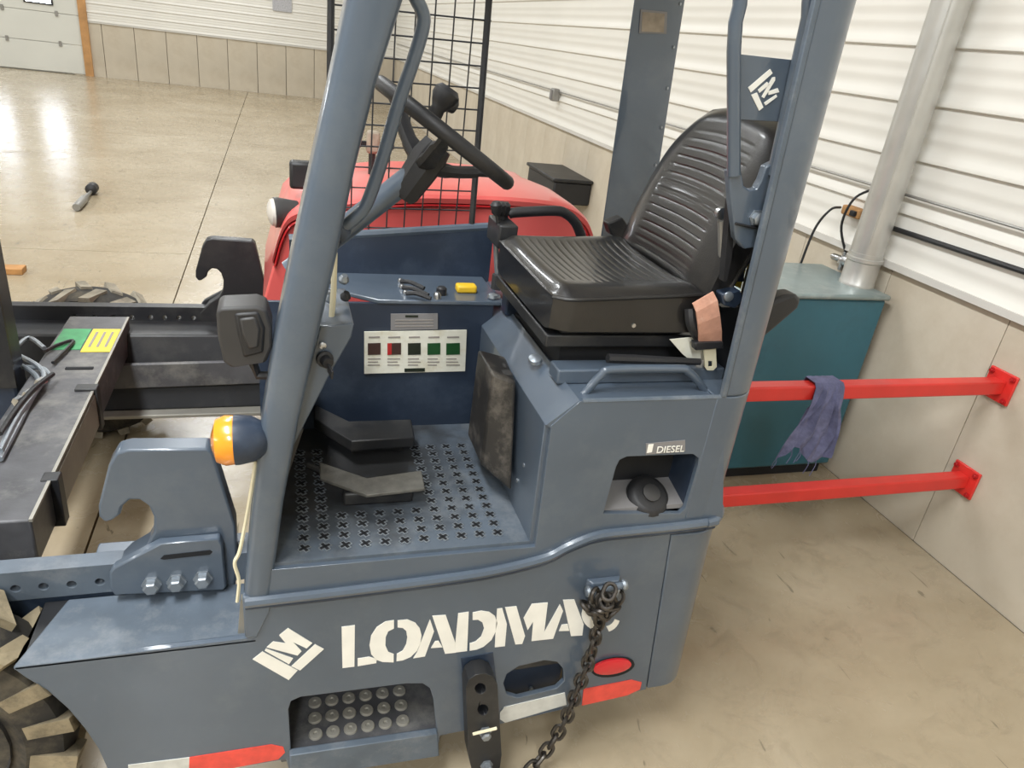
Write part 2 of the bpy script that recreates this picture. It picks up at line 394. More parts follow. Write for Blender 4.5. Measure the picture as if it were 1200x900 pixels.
# teal cabinet, flue pipe
YC0 = 2.44
t = thing('teal_cabinet', 'teal painted steel cabinet on the floor against the concrete wall', 'cabinet', (2.2, YC0 + .25, 0))
MB().box(1.82, 2.555, YC0, YC0 + .46, .06, .91).build('body', 'teal', t, bevel=.012)
MB().box(1.81, 2.565, YC0 - .012, YC0 + .47, .91, .935).build('top_plate', 'teal_top', t, bevel=.01)
MB().box(1.84, 2.53, YC0 + .03, YC0 + .43, 0, .06).build('plinth', 'dark_in', t)
MB().box(2.56, 2.595, YC0 + .06, YC0 + .45, .3, .9).build('rear_panel', 'dark_in', t)
pc = Vector((2.503, 2.59, .935))
t = thing('flue_pipe', 'tall round galvanized pipe rising from the teal cabinet along the wall', 'pipe', pc)
MB().lathe([(.071, .1), (.071, CEIL - .94)], pc, (0, 0, 1), 28).build('pipe', 'galv', t)
MB().lathe([(.077, 0), (.077, .012), (.074, .016), (.074, .11), (.079, .114), (.079, .128), (.074, .132), (.074, .15)], pc, (0, 0, 1), 28).build('collar', 'galv', t)
MB().lathe([(.073, 1.25), (.076, 1.255), (.076, 1.28), (.073, 1.285)], pc, (0, 0, 1), 28).build('seam_band', 'galv', t)
MB().tube([pc + Vector((-.05, -.052, .2)), pc + Vector((-.05, -.052, CEIL - 1.05))], .003, 6).build('lock_seam', 'galv', t)
# fitting with black knob and cables beside the pipe
vp = PZ(984, 316, .935)
t = thing('valve_fitting', 'chrome fitting with black knob standing on the cabinet beside the pipe', 'valve', (vp.x, vp.y, .935))
MB().lathe([(.012, 0), (.012, .03), (.022, .032), (.022, .05), (.012, .052), (.012, .09)], (vp.x, vp.y, .935), (0, 0, 1), 12).build('stem', 'steel', t)
MB().lathe([(.01, -.07), (.016, -.06), (.016, 0), (.012, .005), (.03, .01), (.034, .03), (.03, .045)], (vp.x + .0, vp.y - .002, .985), (.2, -1, 0), 14).build('body', 'steel', t)
MB().lathe([(.028, 0), (.034, .008), (.034, .03), (.026, .036)], (vp.x + .0, vp.y - .045, .985), (.2, -1, .1), 10).build('knob', 'black_plastic', t)
cab1 = smoothpath([PY(938, 310, 2.92), PY(955, 268, 2.9), PY(973, 246, 2.86), PX(985, 243, 2.55)])
MB().tube(cab1, .006, 6).build('power_cord', 'black_plastic', None, label='black cord arching from behind the truck pillar to the orange plug', cat='cord', group='cords at the pipe')
cab2 = smoothpath([(vp.x + .01, vp.y, 1.01), PY(986, 265, vp.y), PY(1000, 234, 2.77), PX(1022, 222, 2.585)])
MB().tube(cab2, .006, 6).build('power_cord', 'black_plastic', None, label='black cord rising from the valve to behind the galvanized pipe', cat='cord', group='cords at the pipe')
pl = PX(1000, 247, 2.56)
t = thing('wall_plug', 'small orange brown plug on the siding beside the galvanized pipe', 'plug', (2.58, pl.y, pl.z - .03))
MB().box(2.55, 2.604, pl.y - .05, pl.y + .07, pl.z - .03, pl.z + .015).build('body', 'cardboard', t, bevel=.008)
MB().box(2.53, 2.55, pl.y - .04, pl.y - .01, pl.z - .02, pl.z + .005).build('prong_cover', 'black_plastic', t, bevel=.004)

# two red rails bolted to the wall
def rail(cpx, zc, label, x0):
    c = PX(cpx[0], cpx[1], XW - .012); Y = c.y; Z = c.z
    t = thing('red_rail', label, 'rail', (XW, Y, Z), 'red rails on the wall')
    MB().box(x0, XW - .012, Y - .027, Y + .027, Z - .027, Z + .027).build('tube', 'red_paint', t, bevel=.006)
    R = math.radians(0)
    MB().box(XW - .013, XW - .001, Y - .06, Y + .06, Z - .06, Z + .06).build('flange', 'red_paint', t, bevel=.004)
    for sy in (-1, 1):
        for sz in (-1, 1):
            MB().lathe([(.011, 0), (.011, .008), (.006, .009), (.006, .016)], (XW - .012, Y + sy * .045, Z + sz * .045), (-1, 0, 0), 6).build('bolt', 'red_stripe', t)
    return Y, Z
ry, rz = rail((1170, 452), .77, 'upper red square rail bolted to the concrete wall, with a rag over it', 1.2)
rail((1128, 562), .38, 'lower red square rail bolted to the concrete wall near the floor', 1.2)
# rag over the upper rail
ra = PY(951, 445, ry); rb = PY(984, 447, ry)
def rag():
    n, k = 14, 26; mb = MB(); w0 = (rb.x - ra.x)
    Lf, Lb = .285, .12
    V = []
    for i in range(k + 1):
        s = -Lb + (Lf + Lb) * i / k
        for j in range(n + 1):
            u = j / n
            tot = .027 + .006
            # path: back drop, over top, front drop
            if s < -.03: yy = ry + tot; zz = rz + tot + (s + .03); e = -(s + .03)
            elif s < .03: yy = ry - tot * s / .03; zz = rz + tot + .006; e = 0
            else: yy = ry - tot; zz = rz + tot - (s - .03); e = s - .03
            spread = 1 + 1.0 * min(e / .24, 1) * (1 if s > 0 else .4)
            fold = .024 * math.sin(u * 15 + e * 9) * min(1, e / .05 + .15) + .008 * math.sin(u * 31 + 2 - e * 14) * min(1, e / .1)
            hem = 0
            if s > .03: hem = -.14 * max(0, (abs(u - .6) - .2)) * e / .24 + .04 * math.sin(u * 6.5) * (e / .24)
            xx = ra.x + w0 * .5 + (u - .5) * w0 * spread - .035 * e / .24 * (1 if s > 0 else 0) + .008 * math.sin(e * 30 + u * 4)
            V.append((xx, yy - abs(fold) * (1 if s > -.0 else -1), zz + hem))
    for off in (0, 1):
        for v in V: mb.v.append((v[0], v[1] + off * .0022, v[2] - off * .0022))
    q = (n + 1) * (k + 1)
    for i in range(k):
        for j in range(n):
            a = i * (n + 1) + j
            mb.f.append([a, a + 1, a + n + 2, a + n + 1]); mb.f.append([q + a, q + a + n + 1, q + a + n + 2, q + a + 1])
    for i in range(k):
        for j in (0, n):
            a = i * (n + 1) + j; mb.f.append([a, a + n + 1, q + a + n + 1, q + a])
    for i in (0, k):
        for j in range(n):
            a = i * (n + 1) + j; mb.f.append([a, a + 1, q + a + 1, q + a])
    mb.hem = V[k * (n + 1):]
    return mb
t = thing('shop_rag', 'crumpled faded blue cloth hanging over the upper red rail', 'rag', (ra.x, ry, rz + .03))
rm = rag(); rg = rm.build('cloth', 'rag', t)
for k in range(6):
    p = Vector(rm.hem[k * 2 + 1]) + Vector((0, 0, .004))
    MB().tube(smoothpath([p, p + Vector((.002, -.004, -.02)), p + Vector((-.005, 0, -.045 - .01 * (k % 3)))]), .0015, 5).build('frayed_thread', 'rag', t)

# ================================================================== THE TRUCK
Yn = 1.22                       # plane of the near side
ZF = PY(315, 665, Yn).z         # cab floor
ZD = PY(680, 470, Yn).z         # seat deck
YCW = PZ(500, 498, ZF).y        # far wall of the foot well
YR = Yn + .18                   # near frame rail
YM = 2.21                       # centre line
T = thing('truck_mounted_forklift', 'slate blue forklift with open cab, black vinyl seat and red engine hood', 'forklift', (.2, YM, 0))
def part(mb, name, m, parent=None, **kw): return mb.build(name, m, parent or T, **kw)

# --- lower skirt -------------------------------------------------------------
archp = [(15, 783), (28, 793), (55, 809), (80, 831), (100, 855), (115, 877), (124, 897), (130, 918)]
recess = [(338, 832), (341, 822), (352, 817), (478, 801), (495, 801), (504, 807), (508, 820), (512, 856), (341, 883)]
oval = [(590, 801), (594, 790), (608, 781), (638, 774), (653, 776), (660, 784), (661, 798), (652, 807), (607, 818), (594, 814)]
skirt = [(290, 748), (287, 714), (400, 699), (540, 681), (590, 672), (640, 659), (668, 645), (700, 633), (740, 629), (786, 626),
         (757, 808), (662, 831), (590, 848), (516, 862), (512, 886), (341, 912), (335, 890), (150, 921)] + archp[::-1]
sk = part(MB().plateY(skirt, Yn, .014, [recess, oval]), 'side_skirt', 'blue', bevel=.003)
# liner boxes behind the openings
a = PY(338, 832, Yn); b = PY(512, 856, Yn)
zt = PY(345, 882, Yn).z; ztop = PY(430, 800, Yn).z + .02
stp = part(MB().box(a.x - .02, b.x + .03, Yn + .001, Yn + .17, zt - .03, zt), 'step', 'black_worn', bevel=.004, label='worn blue step with pale round grip studs')
part(MB().box(a.x - .03, b.x + .03, Yn + .165, Yn + .18, zt - .05, ztop + .06), 'liner', 'black_paint')
part(MB().box(a.x - .03, a.x - .015, Yn + .016, Yn + .165, zt - .02, ztop), 'liner', 'black_paint')
part(MB().box(b.x + .03, b.x + .04, Yn + .016, Yn + .165, zt - .02, ztop), 'liner', 'blue_worn')
part(MB().box(a.x - .03, b.x + .03, Yn + .016, Yn + .165, ztop + .01, ztop + .02), 'liner', 'black_paint')
lip = [(339, 886), (513, 860), (515, 886), (341, 914)]
part(MB().plateY(lip, Yn - .016, .02), 'step_lip', 'blue_worn', stp, bevel=.003)
stud = shared(MB().lathe([(.017, 0), (.017, .003), (.015, .006), (.006, .006), (.004, .003)], (0, 0, 0), (0, 0, 1), 16), 'grip_stud', 'plate_bare')
for r, (xa, ya, xb, yb) in enumerate([(369, 824, 468, 810), (369, 842, 470, 827), (370, 861, 472, 845)]):
    for k in range(6):
        p = PZ(xa + (xb - xa) * k / 5, ya + (yb - ya) * k / 5, zt); inst('grip_stud', stud, stp, (p.x, p.y, zt))
# oval hole liner
part(MB().box(PY(585, 800, Yn).x, PY(668, 800, Yn).x, Yn + .06, Yn + .07, PY(620, 825, Yn).z - .06, PY(620, 770, Yn).z + .02), 'pocket_back', 'blue_deep_and_shaded')
part(MB().plateY([(585, 790), (590, 782), (660, 768), (664, 770), (664, 776), (596, 786)], Yn + .016, .05), 'pocket_back', 'black_paint')
part(MB().lathe([(.006, 0), (.006, .006)], PY(622, 806, Yn + .058), (0, -1, 0), 6), 'bolt', 'bolt')
# red oval light, reflective strips
def disc_on(cx, cy, ru, rv, Y, th, slope=-.15, n=24):
    c = PY(cx, cy, Y); u = (PY(cx + ru, cy + ru * slope, Y) - c); w = (PY(cx, cy - rv, Y) - c)
    mb = MB()
    pts = [c + u * math.cos(2 * math.pi * k / n) + w * math.sin(2 * math.pi * k / n) for k in range(n)]
    in2 = [c + .82 * u * math.cos(2 * math.pi * k / n) + .82 * w * math.sin(2 * math.pi * k / n) for k in range(n)]
    mb.hexa(pts, [p + Vector((0, -th * .7, 0)) for p in pts])
    mb.hexa([p + Vector((0, -th * .7, 0)) for p in pts], [p + Vector((0, -th, 0)) for p in in2])
    return mb
lt = part(disc_on(718, 781, 25, 11, Yn, .006), 'side_light', 'seam', label='red oval marker light with black bezel')
part(disc_on(717, 780, 22, 8.5, Yn - .005, .008), 'lens', 'red_lens', lt)
part(MB().plateY([(586, 835), (591, 829), (662, 812), (664, 826), (592, 847), (586, 843)], Yn - .002, .002), 'reflector_strip', 'white_strip', label='white reflective strip')
part(MB().plateY([(684, 808), (740, 797), (752, 800), (750, 808), (735, 815), (682, 827)], Yn - .002, .002), 'reflector_strip', 'red_strip', label='red reflective strip')
part(MB().plateY([(222, 888), (318, 873), (332, 876), (334, 882), (326, 890), (221, 910)], Yn - .002, .002), 'reflector_strip', 'red_strip', label='red reflective strip')
part(MB().plateY([(150, 897), (222, 888), (221, 910), (152, 920)], Yn - .002, .002), 'reflector_strip', 'white_strip', label='white reflective strip')

# --- lettering and emblems ---------------------------------------------------
c1 = lambda l: [(280 + x / 6, 690 + y / 6) for x, y in l]
c2 = lambda l: [(460 + x / 7.5, 690 + y / 7.5) for x, y in l]
c3 = lambda l: [(600 + x / 6.43, 660 + y / 6.43) for x, y in l]
def glyph(name, strokes, Y=Yn, th=.0016, m='white_letter', parent=None):
    mb = MB()
    for s in strokes: mb.plateY(s, Y - th, th)
    return part(mb, name, m, parent or sk)
glyph('letter', [c1([(722, 270), (815, 258), (812, 548), (728, 558)]), c1([(835, 492), (915, 480), (968, 495), (966, 523), (835, 545)])])
glyph('letter', [c1([(1090, 222), (1030, 232), (970, 270), (930, 330), (918, 400), (930, 460), (965, 500), (1010, 515), (1088, 518), (1088, 460), (1050, 445), (1030, 400), (1032, 340), (1050, 300), (1090, 280)]),
                 c2([(45, 280), (130, 272), (200, 300), (240, 350), (255, 410), (245, 480), (215, 545), (160, 600), (90, 630), (35, 638), (38, 575), (90, 545), (120, 490), (130, 430), (120, 370), (90, 345), (45, 340)])])
glyph('letter', [c2([(330, 270), (365, 375), (285, 595), (183, 612), (215, 560), (262, 440)]), c2([(375, 462), (405, 460), (440, 515), (338, 522)]),
                 c2([(350, 240), (468, 232), (552, 475), (556, 562), (462, 572)])])
glyph('letter', [c2([(578, 218), (670, 204), (655, 548), (556, 560), (553, 470)]),
                 c2([(705, 210), (780, 195), (850, 205), (900, 240), (920, 300), (905, 380), (870, 450), (800, 510), (740, 535), (678, 545), (680, 482), (730, 465), (780, 420), (805, 350), (790, 295), (750, 272), (705, 275)])])
glyph('letter', [c2([(920, 178), (965, 172), (1005, 310), (988, 505), (900, 515), (905, 400)]), c2([(990, 165), (1090, 155), (1165, 415), (1140, 485), (1080, 490)]),
                 c3([(88, 415), (150, 308), (270, 298), (243, 523), (216, 580), (148, 588), (160, 440), (118, 505)])])
glyph('letter', [c3([(362, 310), (385, 360), (310, 570), (215, 580), (245, 520)]), c3([(375, 465), (420, 460), (432, 510), (355, 512)]), c3([(385, 278), (470, 275), (540, 460), (530, 545), (445, 550)])])
ringC = [(700 + 118 * math.cos(a), 392 + 128 * math.sin(a)) for a in [math.radians(x) for x in range(20, 86, 11)]] + [(700 + 80 * math.cos(a), 390 + 88 * math.sin(a)) for a in [math.radians(x) for x in range(82, 19, -10)]]
ringC2 = [(690 + 165 * math.cos(a), 390 + 128 * math.sin(a)) for a in [math.radians(x) for x in range(100, 262, 12)]] + [(690 + 95 * math.cos(a), 390 + 88 * math.sin(a)) for a in [math.radians(x) for x in range(258, 98, -12)]]
ringC3 = [(700 + 118 * math.cos(a), 392 + 128 * math.sin(a)) for a in [math.radians(x) for x in range(278, 330, 11)]] + [(700 + 80 * math.cos(a), 390 + 88 * math.sin(a)) for a in [math.radians(x) for x in range(325, 277, -11)]]
glyph('letter', [c3(ringC), c3(ringC2), c3(ringC3)])
glyph('emblem', [c1([(97, 497), (165, 443), (412, 575), (350, 642)]), c1([(535, 392), (597, 425), (430, 575), (370, 545)]),
                 c1([(345, 278), (515, 383), (476, 420), (380, 375), (440, 440), (412, 470), (195, 412), (240, 372), (330, 385), (283, 328)]),
                 c1([(190, 422), (380, 490), (352, 531), (182, 436)])])

# --- fender, rails, hooks ----------------------------------------------------
ZT = PY(160, 765, Yn).z
ft = [PY(15, 783, Yn), PY(290, 748, Yn)]
zfe = (ft[0].z + ft[1].z) / 2
Xf0 = PZ(80, 702, zfe).x; Xf1 = ft[1].x
part(MB().hexa([(ft[0].x, Yn, zfe - .012), (Xf1 + .02, Yn, zfe - .012), (Xf1 + .02, YR, zfe - .012), (Xf0, YR, zfe - .012)],
               [(ft[0].x, Yn, zfe), (Xf1 + .02, Yn, zfe), (Xf1 + .02, YR, zfe), (Xf0, YR, zfe)]), 'fender_top', 'blue_worn', bevel=.004, seg=3, label='scuffed blue fender top')
# curved wheel-arch liner
aw = [PY(x, y, Yn) for x, y in archp]
mb = MB()
for k in range(len(aw) - 1):
    p, q = aw[k], aw[k + 1]
    mb.hexa([(p.x, Yn + .004, p.z), (q.x, Yn + .004, q.z), (q.x, YR, q.z), (p.x + (Xf0 - ft[0].x if k == 0 else 0), YR, p.z)],
            [(p.x + .012, Yn + .004, p.z), (q.x + .012, Yn + .004, q.z), (q.x + .012, YR, q.z), (p.x + .012, YR, p.z)])
part(mb, 'arch_liner', 'black_paint')
def side_frame(far):
    """frame rail with drilled holes, hook plate and bolted flange; built for the near side, mirrored for the far side"""
    mir = (lambda mb: mb) if not far else mirror
    pm = 'blue' if not far else 'black_paint'; wm = 'blue_worn' if not far else 'black_paint'
    z1 = PY(65, 668, YR).z; z0 = PY(65, 701, YR).z; th = .045
    holes = [(PY(hx, hy, YR).x, PY(hx, hy, YR).z) for hx, hy in ((18, 690), (51, 687.5), (84, 685), (117, 682))]
    hl = [arc(hx, hz, .0095, 0, 330, 11) for hx, hz in holes]
    for q in range(1, 5): hl.append(arc(holes[0][0] - q * .066, holes[0][1] - .001, .0095, 0, 330, 11))
    xr = -.04
    rl = part(mir(MB().prism([(-1.25, z0), (xr, z0 + .004), (xr, z1 + .004), (-1.25, z1)], lambda a, b, c: (a, c, b), YR, YR + th, hl)), 'frame_rail', wm, bevel=.003)
    if not far:
        part(MB().box(-1.25, xr, YR + th + .001, YR + th + .06, z0 + .004, z0 + .02), 'rail_web', 'blue')
        part(MB().box(-.42, xr - .02, YR + .11, YR + .15, z0 - .06, z1 - .05), 'inner_rail', 'blue', bevel=.004)
        part(MB().box(-1.25, -.3, YR + .012, YR + .03, .3, z0), 'inner_fender', 'blue_deep_and_shaded')
    hook = [(150, 527), (243, 526), (249, 531), (276, 616), (278, 655), (276, 690), (132, 690), (129, 673), (150, 652), (172, 639), (180, 624), (180, 606), (174, 593), (164, 586),
            (152, 586), (144, 593), (141, 603), (131, 610), (122, 612), (116, 606), (115, 594), (127, 546), (136, 531)]
    hk = part(mir(MB().plateY(hook, YR - .003, .05)), 'hook_plate', pm, bevel=.005, seg=3, label='black hook plate' if far else 'blue hook plate')
    fln = [(128, 672), (134, 665), (185, 638), (257, 632), (261, 640), (265, 688), (262, 692), (134, 698), (129, 690)]
    part(mir(MB().plateY(fln, YR - .028, .024)), 'bolt_flange', pm, hk, bevel=.004)
    part(mir(MB().plateY([(188, 655), (192, 651), (246, 645), (249, 647), (246, 650), (192, 656)], YR - .0295, .002)), 'slot', 'seam', hk)
    for bx, by in ((178, 684), (207, 681), (238, 677)):
        p = PY(bx, by, YR - .028)
        part(mir(MB().lathe([(.021, 0), (.021, .005), (.0165, .005), (.0165, .019), (.013, .022)], p, (0, -1, 0), 6)), 'hex_bolt', 'bolt' if not far else 'black_worn', hk)
def mirror(mb):
    mb.v = [(x + .045, 2 * YM - y, z) for x, y, z in mb.v]; return mb
side_frame(False); side_frame(True)
# inside faces of the far rail carry pale holes: daylight floor behind shows through the drilled rail
# far leg: deep black side beam below the rail
zr = PY(65, 701, YR).z
YI = 2 * YM - YR - .17
part(MB().hexa([(-1.2, YI - .12, zr - .26), (.0, YI - .1, zr - .26), (.0, YI + .12, zr - .26), (-1.2, YI + .12, zr - .26)],
               [(-1.2, YI - .02, zr + .02), (.0, YI - .02, zr + .02), (.0, YI + .15, zr + .02), (-1.2, YI + .15, zr + .02)]), 'leg_beam', 'black_paint', bevel=.008)
part(MB().box(-1.2, .0, YI - .15, YI + .12, zr - .275, zr - .26), 'leg_flange', 'plate_bare', bevel=.003)
part(MB().bar((-.75, YI - .1, zr - .12), (-.02, YI - .1, zr - .10), .02, .1), 'leg_panel', 'black_worn', bevel=.004)
# cross beam sliding between the legs
XB1 = PZ(45, 590, .62).x; XB0 = XB1 - .2; zb = .62
cb = part(MB().box(XB0, XB1, YR + .2, YI + .05, zb - .13, zb), 'cross_beam', 'black_worn', bevel=.006)
part(MB().box(XB1 - .004, XB1 + .006, YR + .4, YR + .86, zb - .12, zb - .012), 'wear_pad', 'plate_bare', cb)
part(MB().box(XB1 - .05, XB1 + .012, YR + .86, YR + .9, zb - .14, zb + .008), 'clamp', 'black_paint', cb, bevel=.003)
part(MB().box(XB1 - .02, XB1 + .02, YR + .36, YR + .40, zb - .14, zb + .004), 'clamp', 'black_paint', cb, bevel=.003)
part(MB().box(XB0 + .09, XB0 + .17, YR + 1.02, YR + 1.035, zb, zb + .004), 'slot', 'seam', cb)
yA = PZ(100, 410, zb).y; yB = PZ(105, 386, zb).y
part(MB().box(XB0 + .01, XB0 + .1, yA, yB, zb, zb + .002), 'sticker', 'sticker_green', cb, label='green sticker')
part(MB().box(XB0 + .105, XB1 - .005, yA - .02, yB, zb, zb + .002), 'sticker', 'sticker_yellow', cb, label='yellow sticker')
for k in range(3): part(MB().box(XB0 + .12 + k * .025, XB0 + .128 + k * .025, yA + .02, yB - .03, zb + .002, zb + .003), 'sticker_print', 'print_grey', cb)
part(MB().box(XB1 - .004, XB1 + .004, YR + .2, YI + .04, zb - .006, zb + .002), 'edge_strip', 'plate_bare', cb)
# mast post and hydraulic hoses at the beam
mp = PZ(18, 446, zb)
ms = part(MB().box(mp.x - .16, mp.x, mp.y, mp.y + .1, .2, 1.9), 'mast_rail', 'blue_deep_and_shaded', bevel=.01)
part(MB().box(mp.x - .05, mp.x + .004, mp.y - .012, mp.y + .0, .6, 1.9), 'mast_guide', 'black_paint', ms)
part(MB().box(mp.x - .5, mp.x - .05, mp.y + .02, mp.y + .08, .62, .8), 'mast_crosshead', 'black_paint', ms)
hp = [[(0, 538), (30, 480), (45, 445), (20, 425)], [(0, 528), (22, 485), (52, 440), (25, 418), (0, 412)], [(0, 508), (20, 478), (40, 455), (62, 438)], [(4, 432), (28, 430), (50, 432), (58, 440)], [(18, 408), (34, 396), (52, 408)]]
for k, h in enumerate(hp):
    part(MB().tube(smoothpath([PZ(x, y, zb + .012 + .012 * (k % 3)) for x, y in h]), .0075, 8), 'hydraulic_hose', 'bolt' if k != 2 else 'black_plastic', label='pale hydraulic hose' if k != 2 else None)
for k, (x, y) in enumerate([(22, 470), (34, 462), (48, 448)]):
    p = PZ(x, y, zb + .02)
    part(MB().lathe([(.014, -.012), (.014, .012)], p, (.4, .9, 0), 6), 'hose_fitting', 'steel')
part(MB().tube(smoothpath([PZ(x, y, zb + .01) for x, y in [(52, 412), (68, 404), (86, 400), (62, 425)]]), .006, 6), 'hydraulic_hose', 'black_plastic')

# --- wheels ------------------------------------------------------------------
def wheel(yc, label, lugm, w, r, xc, k0=.74, k1=1.03):
    g = part(MB().lathe([(.2, -w / 2 + .02), (r * .72, -w / 2), (r * .92, -w / 2 + .015), (r * .965, -w / 2 + .05), (r * .97, 0), (r * .965, w / 2 - .05), (r * .92, w / 2 - .015), (r * .72, w / 2), (.2, w / 2 - .02)], (xc, yc, r), (0, 1, 0), 40), 'wheel', 'rubber', label=label)
    part(MB().lathe([(.03, -w / 2 + .05), (.08, -w / 2 + .03), (.1, -w / 2 + .06), (.19, -w / 2 + .05), (.205, -w / 2 + .005), (.205, w / 2 - .005), (.19, w / 2 - .05), (.03, w / 2 - .05)], (xc, yc, r), (0, 1, 0), 28), 'rim', 'grey_plastic', g)
    n = 18
    for k in range(n):
        for side in (-1, 1):
            a = 2 * math.pi * (k + (.5 if side > 0 else 0)) / n
            def pt(ang, yy, rr): return Vector((xc + rr * math.cos(ang), yc + yy, r + rr * math.sin(ang)))
            y0, y1 = side * .008, side * (w / 2 - .004); da = .075; sk_ = .14
            lo = [pt(a - da, y0, r * .955), pt(a + da, y0, r * .955), pt(a + da + sk_, y1 * 1.04, r * k0), pt(a - da + sk_, y1 * 1.04, r * k0)]
            hi = [pt(a - da * .8, y0, r * k1), pt(a + da * .8, y0, r * k1), pt(a + da * .8 + sk_, y1 * 1.09, r * k1 * .98), pt(a - da * .8 + sk_, y1 * 1.09, r * k1 * .98)]
            part(MB().hexa(lo, hi), 'tread_lug', lugm, g)
WR = .325; WX = -.755
wheel(YR - .095, 'front wheel with muddy lugged tire', 'mud_lug', .17, WR, WX)
wheel(2 * YM - YR + .12, 'far front wheel with pale worn lugs', 'far_lug', .2, WR, WX, .9, 1.0)

# --- body core ---------------------------------------------------------------
part(MB().box(.0, .98, Yn + .2, 2 * YM - Yn - .1, .27, .66), 'chassis', 'dark_in')
part(MB().box(-.06, .0, YR + .05, 2 * YM - YR - .04, .3, .62), 'front_bulkhead', 'black_paint')
rr = .2
part(MB().lathe([(.05, -.1), (.26, -.1), (.3, -.06), (.3, .06), (.26, .1), (.05, .1)], (.62, YM, .3), (0, 1, 0), 32), 'rear_wheel', 'rubber')

# --- rear corner, lower: rounded column panel ---------------------------------
zs0 = PY(757, 808, Yn).z; zs1 = PY(786, 626, Yn).z
xs0 = PY(772, 720, Yn).x
def corner_loop(x0, x1, r, y0, y1, z, n=8, lean=0.):
    pts = [(x0 + lean, y0, z)] + [(cx + lean, cy, z) for cx, cy in arc(x1 - r, y0 + r, r, -90, 0, n)] + [(x1 + lean, y1, z), (x0 + lean, y1, z)]
    return pts
XE = 1.035
xsb = PY(757, 808, Yn).x + .003; xst = PY(786, 626, Yn).x + .003
part(MB().hexa(corner_loop(xsb, XE + .03, .085, Yn, Yn + .5, zs0 + .002), corner_loop(xst, XE + .005, .085, Yn, Yn + .5, zs1 - .004)), 'rear_corner', 'blue', bevel=.004)
part(MB().hexa(corner_loop(xs0 + .05, XE - .02, .07, Yn + .016, Yn + .5, zs1 - .006), corner_loop(xs0 + .05, XE - .02, .07, Yn + .016, Yn + .5, zs1 + .03)), 'joint_gap', 'seam')
part(MB().box(.6, XE, Yn + .5, 2 * YM - Yn, .24, .95), 'counterweight', 'blue', bevel=.03, seg=3)

# --- upper side panel with filler niche ---------------------------------------
niche = [(707, 602), (722, 547), (726, 539), (735, 535), (812, 532), (819, 537), (818, 545), (803, 596), (797, 602)]
upper = [(302, 701), (400, 689), (540, 671), (590, 662), (640, 649), (668, 635), (700, 623), (740, 619), (847, 607), (850, 465), (680, 470), (646, 499), (627, 641), (500, 652), (318, 668), (304, 690)]
up = part(MB().plateY(upper, Yn + .001, .013, [niche]), 'cab_side', 'blue', bevel=.003)
na, nb = PY(707, 602, Yn), PY(819, 532, Yn)
part(MB().box(na.x - .01, nb.x + .01, Yn + .1, Yn + .11, na.z - .03, nb.z + .02), 'niche_back', 'dark_in', up)
part(MB().hexa([(na.x - .01, Yn + .015, na.z - .012), (nb.x + .01, Yn + .015, na.z - .012), (nb.x + .01, Yn + .1, na.z - .012), (na.x - .01, Yn + .1, na.z - .012)],
               [(na.x - .01, Yn + .015, na.z), (nb.x + .01, Yn + .015, na.z), (nb.x + .01, Yn + .1, na.z + .02), (na.x - .01, Yn + .1, na.z + .02)]), 'niche_floor', 'label_grey', up)
part(MB().box(na.x - .012, na.x - .004, Yn + .015, Yn + .1, na.z, nb.z + .02), 'niche_cheek', 'blue_deep_and_shaded', up)
part(MB().box(nb.x + .004, nb.x + .012, Yn + .015, Yn + .1, na.z, nb.z + .02), 'niche_cheek', 'blue_deep_and_shaded', up)
part(MB().box(na.x, nb.x, Yn + .015, Yn + .1, nb.z + .012, nb.z + .02), 'niche_roof', 'dark_in', up)
fc = PY(757, 583, Yn + .05)
fcap = part(MB().lathe([(.036, -.03), (.036, -.005), (.052, -.004), (.053, .012), (.046, .022), (.036, .026)], fc, (0, -.55, .8), 24), 'fuel_cap', 'black_plastic')
part(MB().lathe([(.014, .02), (.02, .024), (.022, .034), (.012, .037)], fc, (0, -.55, .8), 12), 'cap_grip', 'grey_plastic', fcap)
lb = part(MB().plateY([(757, 520), (803, 516), (803, 529), (757, 533)], Yn - .001, .002), 'fuel_label', 'label_grey', up)
# DIESEL in the built-in typeface, turned to mesh
def text_mesh(body, p0, height, Y, name, m, parent, ru):
    cu = bpy.data.curves.new('txt', 'FONT'); cu.body = body; cu.size = height * 1.42; cu.extrude = .0006
    to = bpy.data.objects.new('txt', cu); COL.objects.link(to)
    me = bpy.data.meshes.new_from_object(to.evaluated_get(bpy.context.evaluated_depsgraph_get()))
    bpy.data.objects.remove(to); bpy.data.curves.remove(cu)
    wd = max(v.co.x for v in me.vertices); k = ru / wd
    off = ORG[parent.name]
    for v in me.vertices:
        x, y, z = v.co; v.co = Vector((p0.x + x * k, Y - z - .0006, p0.z + y)) - off
    o = bpy.data.objects.new(name, me); COL.objects.link(o); o.parent = parent; me.materials.append(MATS[m]); ORG[o.name] = off
pA = PY(768, 530.5, Yn - .001); pB = PY(801, 528, Yn - .001)
text_mesh('DIESEL', pA, .017, Yn - .002, 'label_text', 'white_letter', up, pB.x - pA.x)
part(MB().plateY([(760, 521), (766, 520.5), (764, 530), (758, 531)], Yn - .002, .001), 'label_icon', 'white_letter', up)
# moulding along the joint between skirt and cab
mo = [(287, 706), (400, 693), (540, 675), (590, 666), (640, 653), (668, 639), (700, 627), (740, 622), (790, 617), (838, 611)]
mpts = [PY(x, y, Yn - .004) for x, y in mo]
zc_ = mpts[-1].z
mpts = smoothpath(mpts, 4) + [Vector((cx, cy, zc_)) for cx, cy in arc(XE - .08, Yn + .08, .088, -80, 0, 8)] + [Vector((XE + .008, Yn + .5, zc_))]
part(MB().tube(mpts, .0115, 8), 'moulding', 'blue', label='raised welded bead')
part(MB().tube([p + Vector((0, .004, -.017)) for p in mpts], .007, 8), 'moulding', 'blue_deep_and_shaded')

